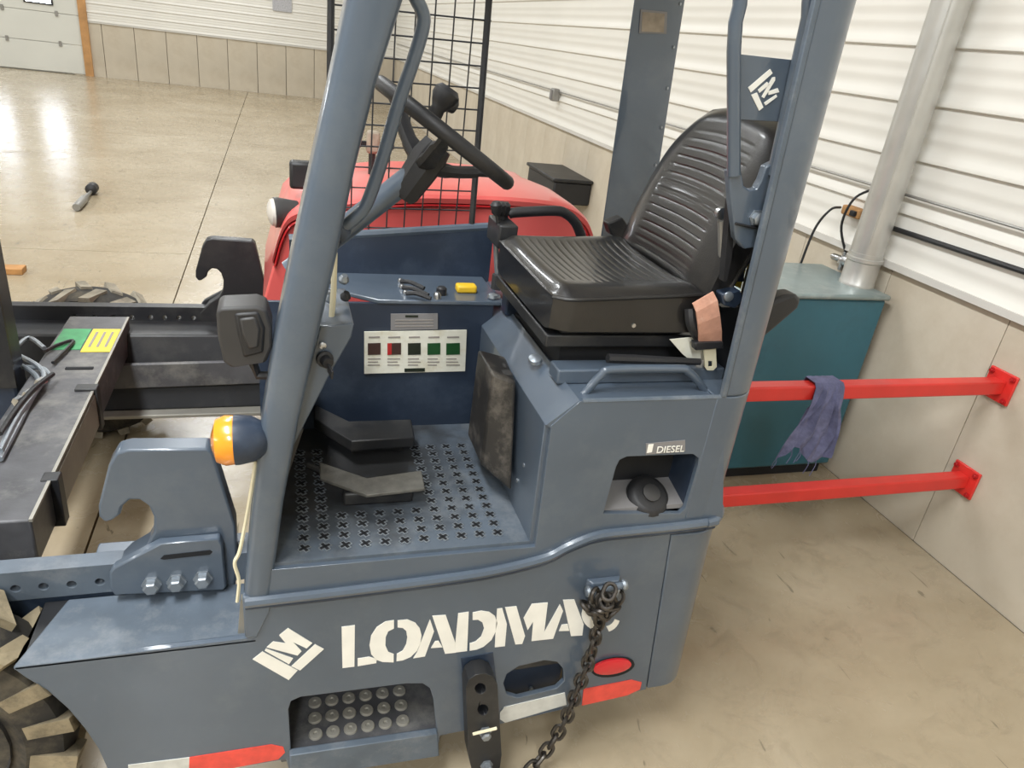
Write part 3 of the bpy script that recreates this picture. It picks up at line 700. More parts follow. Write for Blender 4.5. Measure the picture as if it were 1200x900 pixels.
# --- rear pillar (near) -------------------------------------------------------
def shell_loop(x0, x1, r, y0, y1, z, t=.014):
    o = [(x0, y0, z)] + [(cx, cy, z) for cx, cy in arc(x1 - r, y0 + r, r, -90, 0, 8)] + [(x1, y1, z)]
    i = [(x0, y0 + t, z)] + [(cx, cy, z) for cx, cy in arc(x1 - r, y0 + r, r - t, -90, 0, 8)] + [(x1 - t, y1, z)]
    return o + i[::-1]
xl = PY(850, 465, Yn).x
zb0 = PY(847, 605, Yn).z
part(MB().hexa(corner_loop(xl - .02, XE - .004, .08, Yn, Yn + .5, zb0, 8), corner_loop(xl - .02, XE - .006, .08, Yn, Yn + .5, ZD, 8)), 'rear_corner_upper', 'blue', bevel=.003)
part(MB().hexa(shell_loop(xl, XE - .006, .08, Yn, Yn + .16, ZD), shell_loop(xl - .045, XE - .03, .07, Yn, Yn + .16, 2.25)), 'rear_pillar', 'blue', bevel=.006)
# bright inner lip of the pillar
p0 = Vector((xl - .004, Yn + .004, ZD)); p1 = Vector((xl - .049, Yn + .004, 2.25))
part(MB().bar(p0, p1, .012, .012, (0, 1, 0)), 'pillar_lip', 'blue_worn', bevel=.002)

# --- bracket with emblem on the rear pillar -----------------------------------
YB_ = Yn + .035
bl = part(MB().plateY([(862, 63), (936, 71), (921, 143), (862, 140)], YB_ + .012, .006), 'bracket_plate', 'blue', bevel=.001)
sl = lambda l: [(860 + x / 11.25, 60 + y / 11.25) for x, y in l]
glyph('emblem', [sl([(190, 480), (480, 235), (512, 290), (225, 545)]), sl([(230, 575), (305, 545), (390, 740), (335, 785)]), sl([(320, 510), (440, 405), (470, 440), (340, 550)]),
                 sl([(370, 600), (510, 345), (545, 340), (545, 385), (400, 620)]), sl([(455, 530), (580, 488), (600, 540), (460, 578)]), sl([(400, 680), (560, 572), (572, 602), (420, 715)])], Y=YB_ + .012, parent=bl)
pp = [PY(x, y, YB_) for x, y in [(860, 205), (860, 60), (862, 26), (867, 6), (869, -40), (876, -75), (893, -92), (925, -92), (944, -75), (950, -40), (947, 20), (937, 64), (927, 110), (906, 205)]]
part(MB().tube(pp, .013, 10), 'bracket_tube', 'blue', bl)
low = [(854, 200), (868, 197), (872, 218), (879, 223), (886, 222), (892, 212), (898, 195), (912, 188), (905, 238), (898, 268), (890, 268), (886, 290), (872, 292), (862, 280), (860, 262), (857, 240)]
bp_ = part(MB().plateY(low, YB_ - .002, .02), 'hinge_plate', 'blue', bevel=.003)
part(MB().lathe([(.017, 0), (.017, .004), (.0125, .004), (.0125, .014), (.009, .016)], PY(886, 255, YB_ - .002), (0, -1, 0), 6), 'hex_bolt', 'bolt', bp_)
part(MB().tube([PY(862, 262, YB_ - .006), PY(880, 266, YB_ - .006), PY(896, 268, YB_ - .006)], .003, 6), 'spring_clip', 'black_paint', bp_)
part(MB().plateY([(898, 238), (914, 188), (921, 150), (925, 131), (928, 131), (903, 236)], YB_ - .012, .006), 'shiny_strip', 'plate_bare', bp_)
part(MB().plateY([(856, 236), (862, 234), (858, 300), (852, 330), (848, 330)], YB_ + .03, .02), 'belt_webbing', 'black_plastic', bp_)
part(MB().plateY([(860, 290), (880, 285), (884, 300), (872, 318), (872, 330), (860, 330)], YB_ + .09, .012), 'hinge_support', 'blue_deep_and_shaded', bp_)
# gas strut / belt guide
g0, g1 = PY(846, 258, 1.34), PY(847, 318, 1.34); g2 = PY(848, 350, 1.34)
st = part(MB().tube([g0, g1], .0095, 10), 'gas_strut', 'grey_can')
part(MB().tube([g1, g2], .0045, 8), 'strut_rod', 'steel', st)
part(MB().lathe([(.006, -.008), (.013, -.006), (.013, .006), (.006, .008)], PY(845, 250, 1.34), (0, 1, 0), 12), 'strut_eye', 'steel', st)

# --- front pillar (near) ------------------------------------------------------
def ppoly(pts_l, pts_r, d0, d1):
    """pillar skin between two pixel edges on the near plane, rounded towards the camera"""
    mb = MB(); n = 10; rows = []
    for (lx, ly), (rx, ry_) in zip(pts_l, pts_r):
        A = PY(lx, ly, Yn); B = PY(rx, ry_, Yn); row = []
        for k in range(n + 1):
            u = k / n; a = math.pi * u
            ex = .5 - .5 * math.copysign(abs(math.cos(a)) ** .55, math.cos(a)); de = abs(math.sin(a)) ** .55
            P = A.lerp(B, ex); row.append(Vector((P.x, Yn + .03 - .034 * de, P.z)))
        row += [Vector((B.x, Yn + .075, B.z)), Vector((A.x, Yn + .075, A.z))]
        rows.append(row)
    t0 = (2.26 - rows[0][0].z) / (rows[0][0].z - rows[1][0].z)
    rows.insert(0, [Vector((a.x + (a.x - b.x) * t0, a.y, a.z + (a.z - b.z) * t0)) for a, b in zip(rows[0], rows[1])])
    k = len(rows[0])
    for r in rows: mb.v += [tuple(p) for p in r]
    for i in range(len(rows) - 1):
        for j in range(k): mb.f.append([i * k + j, i * k + (j + 1) % k, (i + 1) * k + (j + 1) % k, (i + 1) * k + j])
    mb.f += [list(range(k)), [(len(rows) - 1) * k + j for j in range(k)][::-1]]
    return mb
tl = PY(405, 0, Yn); bl_ = PY(286, 692, Yn)
fp = part(ppoly([(428, -140), (407, 0), (386, 100), (364, 200), (342, 300), (322, 400), (306, 500), (294, 600), (285, 702)],
                [(505, -140), (474, 0), (442, 100), (417, 200), (396, 300), (375, 390), (352, 490), (333, 590), (318, 700)], 0, 0), 'front_pillar', 'blue')
part(MB().bar(PY(288, 700, Yn + .03), PY(283, 760, Yn + .03), .02, .02), 'pillar_foot', 'plate_bare', fp)
part(MB().plateY([(284, 700), (318, 703), (316, 716), (300, 748), (287, 748)], Yn - .006, .02), 'pillar_foot', 'blue', fp, bevel=.004)
# thin grab tube inside the pillar
gp = [(470, -60), (484, -10), (494, 12), (496, 30), (484, 72), (468, 118), (450, 180), (434, 228), (424, 247), (408, 262), (385, 278)]
part(MB().tube(smoothpath([PY(x, y, Yn + .07) for x, y in gp], 4), .0115, 10), 'grab_tube', 'blue')
part(MB().lathe([(.017, -.01), (.017, .012)], PY(398, 272, Yn + .07), (.6, .1, -.5), 12), 'tube_collar', 'blue_deep_and_shaded')

# --- cab floor with star-shaped grip holes ------------------------------------
XFW = .525                        # front face of the seat box
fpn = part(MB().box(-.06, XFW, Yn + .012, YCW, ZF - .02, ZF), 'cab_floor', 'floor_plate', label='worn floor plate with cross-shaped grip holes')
cr = MB()
for a in (.55, 2.1): cr.hexa(*[[(q * .0115 * math.cos(a) + w * .003 * -math.sin(a), q * .0115 * math.sin(a) + w * .003 * math.cos(a), h) for q, w in ((-1, -1), (1, -1), (1, 1), (-1, 1))] for h in (0, .0025)])
crm = shared(cr, 'grip_cross', 'seam')
rim_ = MB()
for a in (.55, 2.1): rim_.hexa(*[[(q * .014 * math.cos(a) + w * .006 * -math.sin(a), q * .014 * math.sin(a) + w * .006 * math.cos(a), h) for q, w in ((-1, -1), (1, -1), (1, 1), (-1, 1))] for h in (0, .0018)])
rim_m = shared(rim_, 'grip_tooth', 'bolt')
fy0 = Yn + .05
for i in range(12):
    for j in range(12):
        x = .035 + i * .0425 + (.0 if j % 2 else .0); y = fy0 + j * .035
        if x > XFW - .03 or y > YCW - .06: continue
        if .12 < x < .32 and y > fy0 + .13: continue
        g = inst('grip_tooth', rim_m, fpn, (x, y, ZF)); inst('grip_cross', crm, fpn, (x, y, ZF + .0002))
# pedals
pe = part(MB().plateZ([(374, 541), (430, 560), (494, 551), (498, 572), (430, 580), (375, 560)], ZF + .05, .008), 'pedal', 'pedal_metal', bevel=.002, label='worn metal pedal plate')
part(MB().box(PZ(400, 575, ZF).x, PZ(480, 575, ZF).x, PZ(430, 592, ZF).y, PZ(430, 572, ZF).y, ZF, ZF + .035), 'pedal_base', 'black_paint', pe, bevel=.006)
part(MB().tube([PZ(395, 560, ZF + .03), PZ(360, 545, ZF + .05)], .008, 8), 'pedal_arm', 'black_paint', pe)
pe2 = part(MB().plateZ([(369, 474), (410, 494), (482, 491), (486, 512), (412, 517), (368, 490)], ZF + .075, .03), 'pedal', 'black_paint', bevel=.003, label='black bent pedal plate')
part(MB().box(PZ(410, 520, ZF).x, PZ(470, 520, ZF).x, PZ(430, 530, ZF).y, PZ(430, 512, ZF).y, ZF, ZF + .05), 'pedal_base', 'black_paint', pe2)
# far wall of the foot well, console shelf and back wall
ce = PY(525, 352, YCW); ZC = ce.z; YC2 = PZ(525, 323, ZC).y
ZW0, ZW1 = PY(400, 283, YC2).z, PY(580, 266, YC2).z
part(MB().box(-.06, XFW + .02, YCW, YCW + .012, ZF - .02, ZC - .012), 'foot_well_wall', 'blue_deep_and_shaded')  # shade of the foot well put into the colour
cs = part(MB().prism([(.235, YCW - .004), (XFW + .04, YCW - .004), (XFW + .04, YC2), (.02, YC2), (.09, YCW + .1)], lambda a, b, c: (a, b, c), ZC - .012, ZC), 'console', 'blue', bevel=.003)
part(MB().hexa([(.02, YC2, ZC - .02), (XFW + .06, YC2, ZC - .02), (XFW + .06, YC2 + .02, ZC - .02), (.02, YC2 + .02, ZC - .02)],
               [(.02, YC2, ZW0), (XFW + .06, YC2, ZW1), (XFW + .06, YC2 + .02, ZW1), (.02, YC2 + .02, ZW0)]), 'cab_far_wall', 'blue_deep_and_shaded')
part(MB().tube([(.02, YC2 + .008, ZW0), (XFW + .06, YC2 + .008, ZW1)], .012, 8), 'wall_top_bar', 'blue')
part(MB().hexa([(-.06, YCW, ZF), (-.045, YCW, ZF), (-.045, Yn + .06, ZF), (-.06, Yn + .06, ZF)], [(.02, YCW, 1.02), (.035, YCW, 1.02), (.035, Yn + .06, 1.02), (.02, Yn + .06, 1.02)]), 'cab_front_panel', 'black_paint')
# dash box beside the pillar
dash = [(352, 470), (374, 383), (415, 379), (412, 395), (386, 440), (345, 521), (325, 602), (322, 600)]
db = part(MB().plateY(dash, Yn + .055, .2), 'dash_box', 'blue', bevel=.003)
zdt = PY(395, 381, Yn + .055).z
ks = PY(380, 420, Yn + .055)
kk = part(MB().lathe([(.016, 0), (.016, .006), (.011, .008), (.011, .022), (.0095, .024)], ks, (.25, -1, 0), 14), 'key_switch', 'black_plastic')
part(MB().bar(ks + Vector((.006, -.026, -.006)), ks + Vector((.012, -.05, -.012)), .004, .018), 'key', 'black_plastic', kk, bevel=.001)
part(MB().lathe([(.007, 0), (.007, .005), (.003, .007)], PY(378, 404, Yn + .055), (0, -1, 0), 10), 'screw', 'steel', db)
part(MB().tube([PY(392, 296, Yn + .12), PY(391, 340, Yn + .11), PY(388, 380, Yn + .1)], .0055, 8), 'cream_strap', 'cream', label='cream plastic strap')
for k, (x, y) in enumerate([(383, 330), (402, 330), (404, 350), (385, 352)]):
    part(MB().lathe([(.009, 0), (.011, .006), (.006, .016)], PY(x, y, Yn + .16), (.2, -.4, 1), 10), 'dash_knob', 'bolt' if k % 2 else 'black_plastic', db)
# gauge board on the far wall
bo = part(MB().plateY([(427, 389), (547, 387), (545, 435), (427, 438)], YCW - .006, .004), 'load_chart', 'white_card', label='white load chart with five dark coloured squares')
for k, (x0, x1, m) in enumerate([(431, 446, 'ind_red'), (454, 470, 'ind_red'), (478, 493, 'ind_dark'), (501, 516, 'ind_green'), (523, 539, 'ind_green')]):
    part(MB().plateY([(x0, 402.5), (x1, 402), (x1, 415.5), (x0, 416)], YCW - .0075, .0015), 'chart_square', m, bo)
    if k == 1: part(MB().plateY([(x0, 402.5), (x0 + 5, 402), (x0 + 5, 415.5), (x0, 416)], YCW - .0082, .0006), 'chart_square', 'red_stripe', bo)
    for q in range(3):
        part(MB().plateY([(x0, 420 + q * 3.6), (x1 - (q * 3 + k) % 5, 420 + q * 3.6), (x1 - (q * 3 + k) % 5, 421.2 + q * 3.6), (x0, 421.2 + q * 3.6)], YCW - .007, .001), 'chart_line', 'print_grey', bo)
    part(MB().plateY([(x0 + 1, 394.5), (x1 - 1, 394.2), (x1 - 1, 396), (x0 + 1, 396.3)], YCW - .007, .001), 'chart_line', 'print_grey', bo)
part(MB().plateY([(474, 432), (498, 431.5), (498, 435.5), (474, 436)], YCW - .0075, .0015), 'chart_square', 'ind_dark', bo)
card = part(MB().plateY([(458, 368), (513, 367.5), (513, 386), (458, 387)], YCW - .005, .003), 'small_plate', 'label_grey', label='small worn grey rating plate')
part(MB().plateY([(475, 369.5), (490, 369.5), (490, 372), (475, 372)], YCW - .006, .001), 'plate_line', 'ind_dark', card)
for q in range(3): part(MB().plateY([(463, 375 + q * 3.5), (508, 374.6 + q * 3.5), (508, 375.8 + q * 3.5), (463, 376.2 + q * 3.5)], YCW - .006, .001), 'plate_line', 'print_grey', card)
# levers and switches on the console
for k, (xa, ya, xb, yb) in enumerate([(470, 330, 497, 338), (472, 337, 502, 346), (476, 344, 505, 350)]):
    a, b = PZ(xa, ya, ZC + .012), PZ(xb, yb, ZC + .012)
    lv = part(MB().tube(smoothpath([a, a.lerp(b, .4) + Vector((0, 0, .006)), b]), .006, 8), 'console_lever', 'black_plastic', cs)
    part(MB().lathe([(.007, 0), (.008, .006), (.005, .012)], PZ(xa - 1, ya + 1, ZC), (0, 0, 1), 10), 'lever_boss', 'steel', cs)
yk = PZ(545, 342, ZC)
part(MB().box(yk.x - .026, yk.x + .03, yk.y - .016, yk.y + .018, ZC, ZC + .022), 'yellow_switch', 'yellow', cs, bevel=.006, label='yellow switch')
part(MB().lathe([(.014, 0), (.014, .018), (.009, .022)], PZ(517, 345, ZC), (0, 0, 1), 10), 'console_knob', 'black_plastic', cs)
part(MB().lathe([(.01, 0), (.01, .012), (.006, .018)], PZ(512, 350, ZC), (0, 0, 1), 10), 'console_knob', 'steel', cs)
part(MB().lathe([(.012, 0), (.015, .004), (.013, .012), (.004, .016)], PZ(577, 350, ZC), (0, 0, 1), 14), 'round_bolt', 'bolt', cs)
part(MB().tube([PY(580, 268, YCW + .1), PY(583, 322, YCW + .1)], .008, 8), 'lever_rod', 'bolt', cs)
part(MB().lathe([(.02, -.02), (.02, .02)], PY(584, 330, YCW + .09), (0, 0, 1), 8), 'rod_bracket', 'grey_plastic', cs)
# steering column and wheel
SY = 1.46
ca, cb_ = PY(340, 318, SY), PY(495, 196, SY)
scol = part(MB().tube([ca, cb_], .0235, 16), 'steering_column', 'blue')
ax = (cb_ - ca).normalized()
WA, WB = PY(447, 98, SY), PY(590, 211, SY); WCt = (WA + WB) / 2; wr_ = (WB - WA).length / 2
ud = (WB - WA).normalized(); tilt = Vector((0, 1, 0))
nrm = ud.cross(tilt).normalized()
if nrm.z < 0: nrm = -nrm
# turn the wheel plane slightly about its long axis so its far rim shows under the near rim
vd = nrm.cross(ud).normalized()
sw = part(MB().tube([WCt + wr_ * (math.cos(a) * ud + math.sin(a) * vd) for a in [2 * math.pi * k / 48 for k in range(48)]], .0145, 12, closed=True), 'steering_wheel', 'black_plastic', label='black steering wheel with spinner knob')
hb = WCt - nrm * .065 
part(MB().lathe([(.024, -.085), (.03, -.075), (.034, -.03), (.036, .01), (.03, .04)], hb, nrm, 8), 'wheel_hub', 'black_plastic', sw)
for a in (math.radians(18), math.radians(138), math.radians(258)):
    e = WCt + wr_ * (math.cos(a) * ud + math.sin(a) * vd)
    part(MB().tube(smoothpath([hb - nrm * .01, hb.lerp(e, .4) - nrm * .012, hb.lerp(e, .75) - nrm * .004, e]), [.021] * 6 + [.018] * 6 + [.013] * 7, 8, flat=.7), 'spoke', 'black_plastic', sw)
kp = WCt + wr_ * (math.cos(2.0) * ud + math.sin(2.0) * vd)
kp = PY(507, 138, SY - .0)
kn = part(MB().lathe([(.012, -.01), (.016, .0), (.014, .02), (.02, .03), (.026, .042), (.026, .055), (.018, .064)], kp, (nrm + Vector((.1, 0, .35))).normalized(), 16), 'spinner_knob', 'black_plastic', sw)
part(MB().lathe([(.008, -.02), (.017, -.014), (.017, .014), (.008, .02)], PY(525, 120, SY), (.8, .2, -.2), 12), 'knob_clamp', 'black_plastic', sw)
# --- seat box -----------------------------------------------------------------
zch = PY(646, 499, Yn).z; xch = PY(680, 470, Yn).x
YK = YC2
part(MB().hexa([(XFW, Yn + .012, ZF - .02), (XFW + .015, Yn + .012, ZF - .02), (XFW + .015, YK, ZF - .02), (XFW, YK, ZF - .02)],
               [(XFW - .008, Yn + .012, zch), (XFW + .01, Yn + .012, zch), (XFW + .01, YK, zch), (XFW - .008, YK, zch)]), 'seat_box_front', 'blue', bevel=.002)
part(MB().hexa([(XFW - .008, Yn + .003, zch), (xch, Yn + .003, ZD), (xch, YK, ZD), (XFW - .008, YK, zch)],
               [(XFW + .006, Yn + .003, zch - .008), (xch + .008, Yn + .003, ZD - .012), (xch + .008, YK, ZD - .012), (XFW + .006, YK, zch - .008)]), 'seat_box_chamfer', 'blue')
part(MB().box(xch, XE - .08, Yn + .012, YK + .02, ZD - .022, ZD - .006), 'seat_deck', 'blue', label='blue deck plate')
part(MB().tube([PY(682, 470, Yn + .006), PY(850, 465, Yn + .006)], .006, 8), 'deck_edge', 'blue_worn')
for x, y in ((627, 424), (580, 351)):
    part(MB().lathe([(.014, 0), (.017, .004), (.015, .012), (.006, .016)], PZ(x, y, ZD - .008), (-.2, -.3, 1), 16), 'dome_bolt', 'bolt')
part(MB().lathe([(.02, 0), (.02, .01), (.013, .012), (.013, .02)], PZ(612, 372, ZD - .005), (0, 0, 1), 14), 'deck_knob', 'black_plastic')
part(MB().lathe([(.014, .02), (.014, .024)], PZ(612, 372, ZD - .005), (0, 0, 1), 14), 'knob_cap', 'steel')
# grab handle on the deck
gh = [(682, 464), (690, 455), (705, 439), (718, 433), (795, 432), (806, 435), (818, 447), (828, 461)]
part(MB().tube(smoothpath([PY(x, y, Yn + .05) for x, y in gh], 4), .0095, 10), 'deck_handle', 'blue')
# seat rails, pan and rod
SN, SF = 1.33, 1.80               # near and far side of the cushion
zsb = PY(650, 396, SN).z; zst = PY(655, 345, SN).z
sx0 = PY(650, 370, SN).x; sx1 = PY(822, 340, SN).x + .02
part(MB().box(sx0 + .0, sx1 + .06, SN + .03, SF - .02, zsb - .035, zsb - .006), 'seat_frame', 'black_paint', bevel=.004)
part(MB().box(sx0 + .02, sx1 + .08, SN - .02, SN + .035, ZD - .006, ZD + .028), 'seat_rail', 'blue', bevel=.004)
part(MB().box(sx0 + .02, sx1 + .08, SF - .08, SF - .03, ZD - .006, zsb - .03), 'seat_rail', 'blue_deep_and_shaded', bevel=.004)
part(MB().box(sx0 + .05, sx1 + .05, SN + .06, SF - .06, ZD - .006, zsb - .035), 'suspension_box', 'dark_in')
part(MB().tube([PY(712, 420, SN - .03), PY(745, 421, SN - .03), PY(820, 424, SN - .03)], [.011, .011, .008], 8), 'slide_lever', 'black_plastic')
part(MB().plateY([(785, 398), (815, 395), (830, 420), (812, 425), (800, 415)], SN - .005, .003), 'paper_tag', 'white_card')
# seat: cushion with ribbed top, backrest
seat = part(MB().box(sx0 + .03, sx1 - .02, SN + .03, SF - .03, zsb - .006, zsb + .03), 'seat', 'black_plastic', bevel=.01, label='black vinyl operator seat')
def pillow(fn, nu, nv, thick_fn):
    """closed cushion: fn(u, v, s) gives the point on the top (s=1) or bottom (s=0) skin"""
    mb = MB()
    for s in (1, 0):
        for i in range(nu + 1):
            for j in range(nv + 1): mb.v.append(tuple(fn(i / nu, j / nv, s)))
    q = (nu + 1) * (nv + 1)
    for i in range(nu):
        for j in range(nv):
            a = i * (nv + 1) + j
            mb.f.append([a, a + 1, a + nv + 2, a + nv + 1]); mb.f.append([q + a, q + a + nv + 1, q + a + nv + 2, q + a + 1])
    ed = [(i, 0) for i in range(nu)] + [(nu, j) for j in range(nv)] + [(i, nv) for i in range(nu, 0, -1)] + [(0, j) for j in range(nv, 0, -1)]
    for k in range(len(ed)):
        a = ed[k][0] * (nv + 1) + ed[k][1]; b = ed[(k + 1) % len(ed)][0] * (nv + 1) + ed[(k + 1) % len(ed)][1]
        mb.f.append([a, q + a, q + b, b])
    return mb
def edge(u, p=.16):                     # rounds off towards the rim
    d = min(u, 1 - u); return 1 - (1 - min(d / p, 1)) ** 2
zs_front = zst; zs_rear = zst + .012
CW = sx1 - sx0
def cush(u, v, s):
    x = sx0 + CW * u; y = SN + (SF - SN) * v
    # plan corners rounded at the front
    fr = max(0, 1 - u / .14); y = SN + (SF - SN) * (.5 + (v - .5) * (1 - .10 * fr * fr))
    if s: 
        z = zst - .012 + .024 * edge(v, .12) * edge(u, .10) + .02 * (2 * abs(v - .5)) ** 3 * u - .016 * (1 - (2 * v - 1) ** 2) * math.sin(math.pi * min(1, u * 1.05))
        if .16 < v < .84 and .1 < u < .95:
            z += -.0025 * max(0, math.cos(2 * math.pi * u * 17)) ** 8
    else: z = zsb + .004 + .01 * (1 - edge(v, .1))
    return (x, y, z)
part(pillow(cush, 120, 36, None), 'cushion', 'vinyl', seat)
def rimpath(z_off, ins):
    o = []
    for k in range(60):
        t = k / 60 * 4
        if t < 1: u, v = t, 0
        elif t < 2: u, v = 1, t - 1
        elif t < 3: u, v = 3 - t, 1
        else: u, v = 0, 4 - t
        p = cush(u, v, 1); o.append((p[0], p[1], p[2] + z_off))
    return o
part(MB().tube(rimpath(-.002, 0), .0045, 6, closed=True), 'piping', 'vinyl', seat)
b0 = Vector((PY(835, 330, SN + .0).x - .005, 0, zst - .03)); bt = PY(845, 122, 1.6)
bx0 = sx1 - .03; bzb = zst - .02; bzt = bt.z; bx1 = bt.x + .03
def back(u, v, s):                      # u up the backrest, v across
    w = .5 + (v - .5) * (1 - .34 * max(0, (u - .6) / .4) ** 2.6)
    y = SN - .01 + (SF - SN + .0) * w
    lean = (bx1 - bx0)
    x = bx0 + lean * u; z = bzb + (bzt - bzb) * (u - .05 * (2 * abs(v - .5)) ** 2 * u)
    if s:
        x += .018 - .03 * edge(v, .2) * edge(u, .1) + .02 * (1 - (2 * v - 1) ** 2) - .018 * math.sin(math.pi * u)
        if .2 < v < .8 and .08 < u < .86: x += .0028 * max(0, math.cos(2 * math.pi * u * 19)) ** 10
    else: x += .075 - .02 * (1 - edge(v, .2)) - .02 * (1 - edge(u, .12))
    return (x, y, z)
part(pillow(back, 130, 36, None), 'backrest', 'vinyl', seat)
part(MB().tube([back(u / 20, 0, .0) for u in range(0, 20)], .006, 6), 'piping', 'vinyl', seat)
part(MB().lathe([(.005, 0), (.005, .004)], PY(742, 381, SN), (0, -1, 0), 8), 'stud', 'steel', seat)
part(MB().plateY([(712, 262), (730, 255), (742, 272), (733, 285), (716, 275)], SF + .03, .04), 'armrest_bracket', 'black_plastic', seat, bevel=.004)
# seat belt
bpx = [[(812, 356), (836, 342)], [(816, 366), (841, 352)], [(818, 380), (844, 370)], [(819, 392), (846, 388)], [(819, 404), (846, 404)]]
mb = MB(); rows = [(PY(*l, Yn + .085 - .012 * math.sin(i * .8)), PY(*r, Yn + .085 - .012 * math.sin(i * .8))) for i, (l, r) in enumerate(bpx)]
for i in range(len(rows) - 1):
    (a, b), (c, d) = rows[i], rows[i + 1]
    mb.hexa([a, b, b + Vector((0, .004, 0)), a + Vector((0, .004, 0))], [c, d, d + Vector((0, .004, 0)), c + Vector((0, .004, 0))])
sb = part(mb, 'seat_belt', 'belt', label='frayed tan seat belt webbing')
part(MB().plateY([(814, 402), (848, 401), (849, 408), (815, 411)], Yn + .075, .02), 'belt_guide', 'black_plastic', sb, bevel=.003)
part(MB().plateY([(825, 409), (839, 408), (840, 430), (836, 434), (829, 434), (826, 430)], Yn + .082, .004, [[(830, 423), (835, 423), (835, 430), (830, 430)]]), 'latch_plate', 'cream', sb)
part(MB().tube(smoothpath([PY(808, 362, Yn + .1), PY(810, 380, Yn + .09), PY(818, 395, Yn + .1)]), .012, 8), 'belt_stalk', 'black_plastic', sb)
part(MB().plateY([(846, 345), (868, 340), (872, 352), (862, 362), (848, 358)], Yn + .07, .03), 'belt_bracket', 'blue_deep_and_shaded', sb, bevel=.004)
part(MB().lathe([(.011, 0), (.011, .006), (.006, .008)], PY(853, 347, Yn + .07), (0, -1, 0), 10), 'bolt', 'bolt', sb)
part(MB().plateY([(850, 330), (862, 312), (874, 316), (868, 338)], Yn + .16, .02), 'warning_label', 'sticker_yellow', sb)
part(MB().plateY([(846, 360), (866, 360), (858, 420), (838, 450), (836, 400)], Yn + .125, .03), 'belt_housing', 'black_plastic', sb)
# black case on the seat box
kc = part(MB().hexa([PX(599, 577, XFW - .018), PX(563, 545, XFW - .075), PX(563, 545, XFW - .075) + Vector((0, .14, 0)), PX(599, 577, XFW - .018) + Vector((.016, .14, .0))],
                    [PX(605, 447, XFW - .02), PX(577, 438, XFW - .078), PX(577, 438, XFW - .078) + Vector((0, .14, 0)), PX(605, 447, XFW - .02) + Vector((.014, .14, 0))]), 'document_case', 'black_case', bevel=.008, seg=3, label='scuffed black document case')
for k in range(3):
    q0 = PX(597 - k * 6, 441 - k * 8, XFW - .03); part(MB().box(q0.x - .03, q0.x + .008, q0.y, q0.y + .025, q0.z - .01, q0.z + .006), 'case_latch', 'grey_plastic', kc, bevel=.003)
for x, y in ((615, 545), (607, 563)):
    part(MB().lathe([(.005, 0), (.005, .004)], PX(x, y, XFW - .002), (-1, 0, 0), 8), 'rivet', 'bolt')
# joystick levers and black handle beyond the seat
for k in range(3):
    b0_ = PY(585 + 5 * k, 268, SF + .03 + .03 * k)
    lv = part(MB().tube([b0_, b0_ + Vector((-.012, 0, .045))], .006, 8), 'control_lever', 'black_plastic')
    part(MB().lathe([(.008, -.02), (.014, -.012), (.016, .008), (.01, .016)], b0_ + Vector((-.014, 0, .055)), (-.2, 0, 1), 12), 'lever_knob', 'black_plastic', lv)
part(MB().box(PY(588, 268, SF + .02).x - .012, PY(600, 268, SF + .02).x + .012, SF + .0, SF + .12, PY(588, 290, SF + .02).z, PY(588, 262, SF + .02).z), 'lever_mount', 'black_paint', bevel=.005)
ah = [(596, 251), (605, 249), (650, 247), (664, 251), (675, 262), (682, 280)]
part(MB().tube(smoothpath([PY(x, y, SF + .09) for x, y in ah], 4), .014, 10), 'black_handle', 'black_plastic')

# --- far posts and mesh guard --------------------------------------------------
YG = YC2 + .012
ga, gb = PY(570, 0, YG), PY(553, 265, YG)
zmt = 2.2
mg = part(MB().tube([(gb.x, YG, gb.z - .06), (ga.x, YG, zmt)], .009, 8), 'guard_post', 'black_paint')
gl = PY(393, 0, YG).x
part(MB().tube([(gl - .01, YG, ZW0), (gl - .01, YG, zmt)], .009, 8), 'guard_post', 'black_paint')
z = ZW1 - .03; 
nvw = 8
for k in range(1, nvw):
    x = gl + (gb.x - gl) * k / nvw
    part(MB().tube([(x, YG, ZW0 - .03), (x, YG, zmt)], .0022, 5), 'mesh_wire', 'black_paint')
z = 1.235
while z < zmt:
    part(MB().tube([(gl - .01, YG + .004, z), (gb.x, YG + .004, z + .012)], .0022, 5), 'mesh_wire', 'black_paint'); z += .054
part(MB().box(gl - .02, gb.x + .01, YG - .012, YG + .012, zmt, zmt + .024), 'guard_top', 'black_paint')
YP = 1.98
x0 = PY(706, 262, YP).x; x1 = PY(752, 262, YP).x; 
p_tl, p_tr, p_br, p_bl = PY(743, 0, YP), PY(788, 0, YP), PY(749, 262, YP), PY(706, 262, YP)
ext = (p_tl - p_bl) / (p_tl.z - p_bl.z); ext2 = (p_tr - p_br) / (p_tr.z - p_br.z)
A0, A1 = p_bl - ext * (p_bl.z - .7), p_bl + ext * (2.25 - p_bl.z); B0, B1 = p_br - ext2 * (p_br.z - .7), p_br + ext2 * (2.25 - p_br.z)
sA, sB = Vector((.062, .1, 0)), Vector((.05, .022, 0))
rp2 = part(MB().hexa([A0, B0, B0 + sB, A0 + sA], [A1, B1, B1 + sB, A1 + sA]), 'far_pillar', 'blue', bevel=.004)
part(MB().plateY([(751, 11), (782, 14), (781, 40), (749, 39)], YP - .003, .002), 'worn_sticker', 'label_grey', rp2, label='peeling sticker with dark picture')
part(MB().plateY([(753, 14), (779, 16), (778, 38), (752, 37)], YP - .004, .001), 'sticker_picture', 'tan_insul', rp2)
for k in range(7):
    q = B0.lerp(B1, .36 + k * .068) + sB * .6; part(MB().lathe([(.005, 0), (.004, .004)], q, (.4, -.9, 0), 8), 'rivet', 'bolt', rp2)
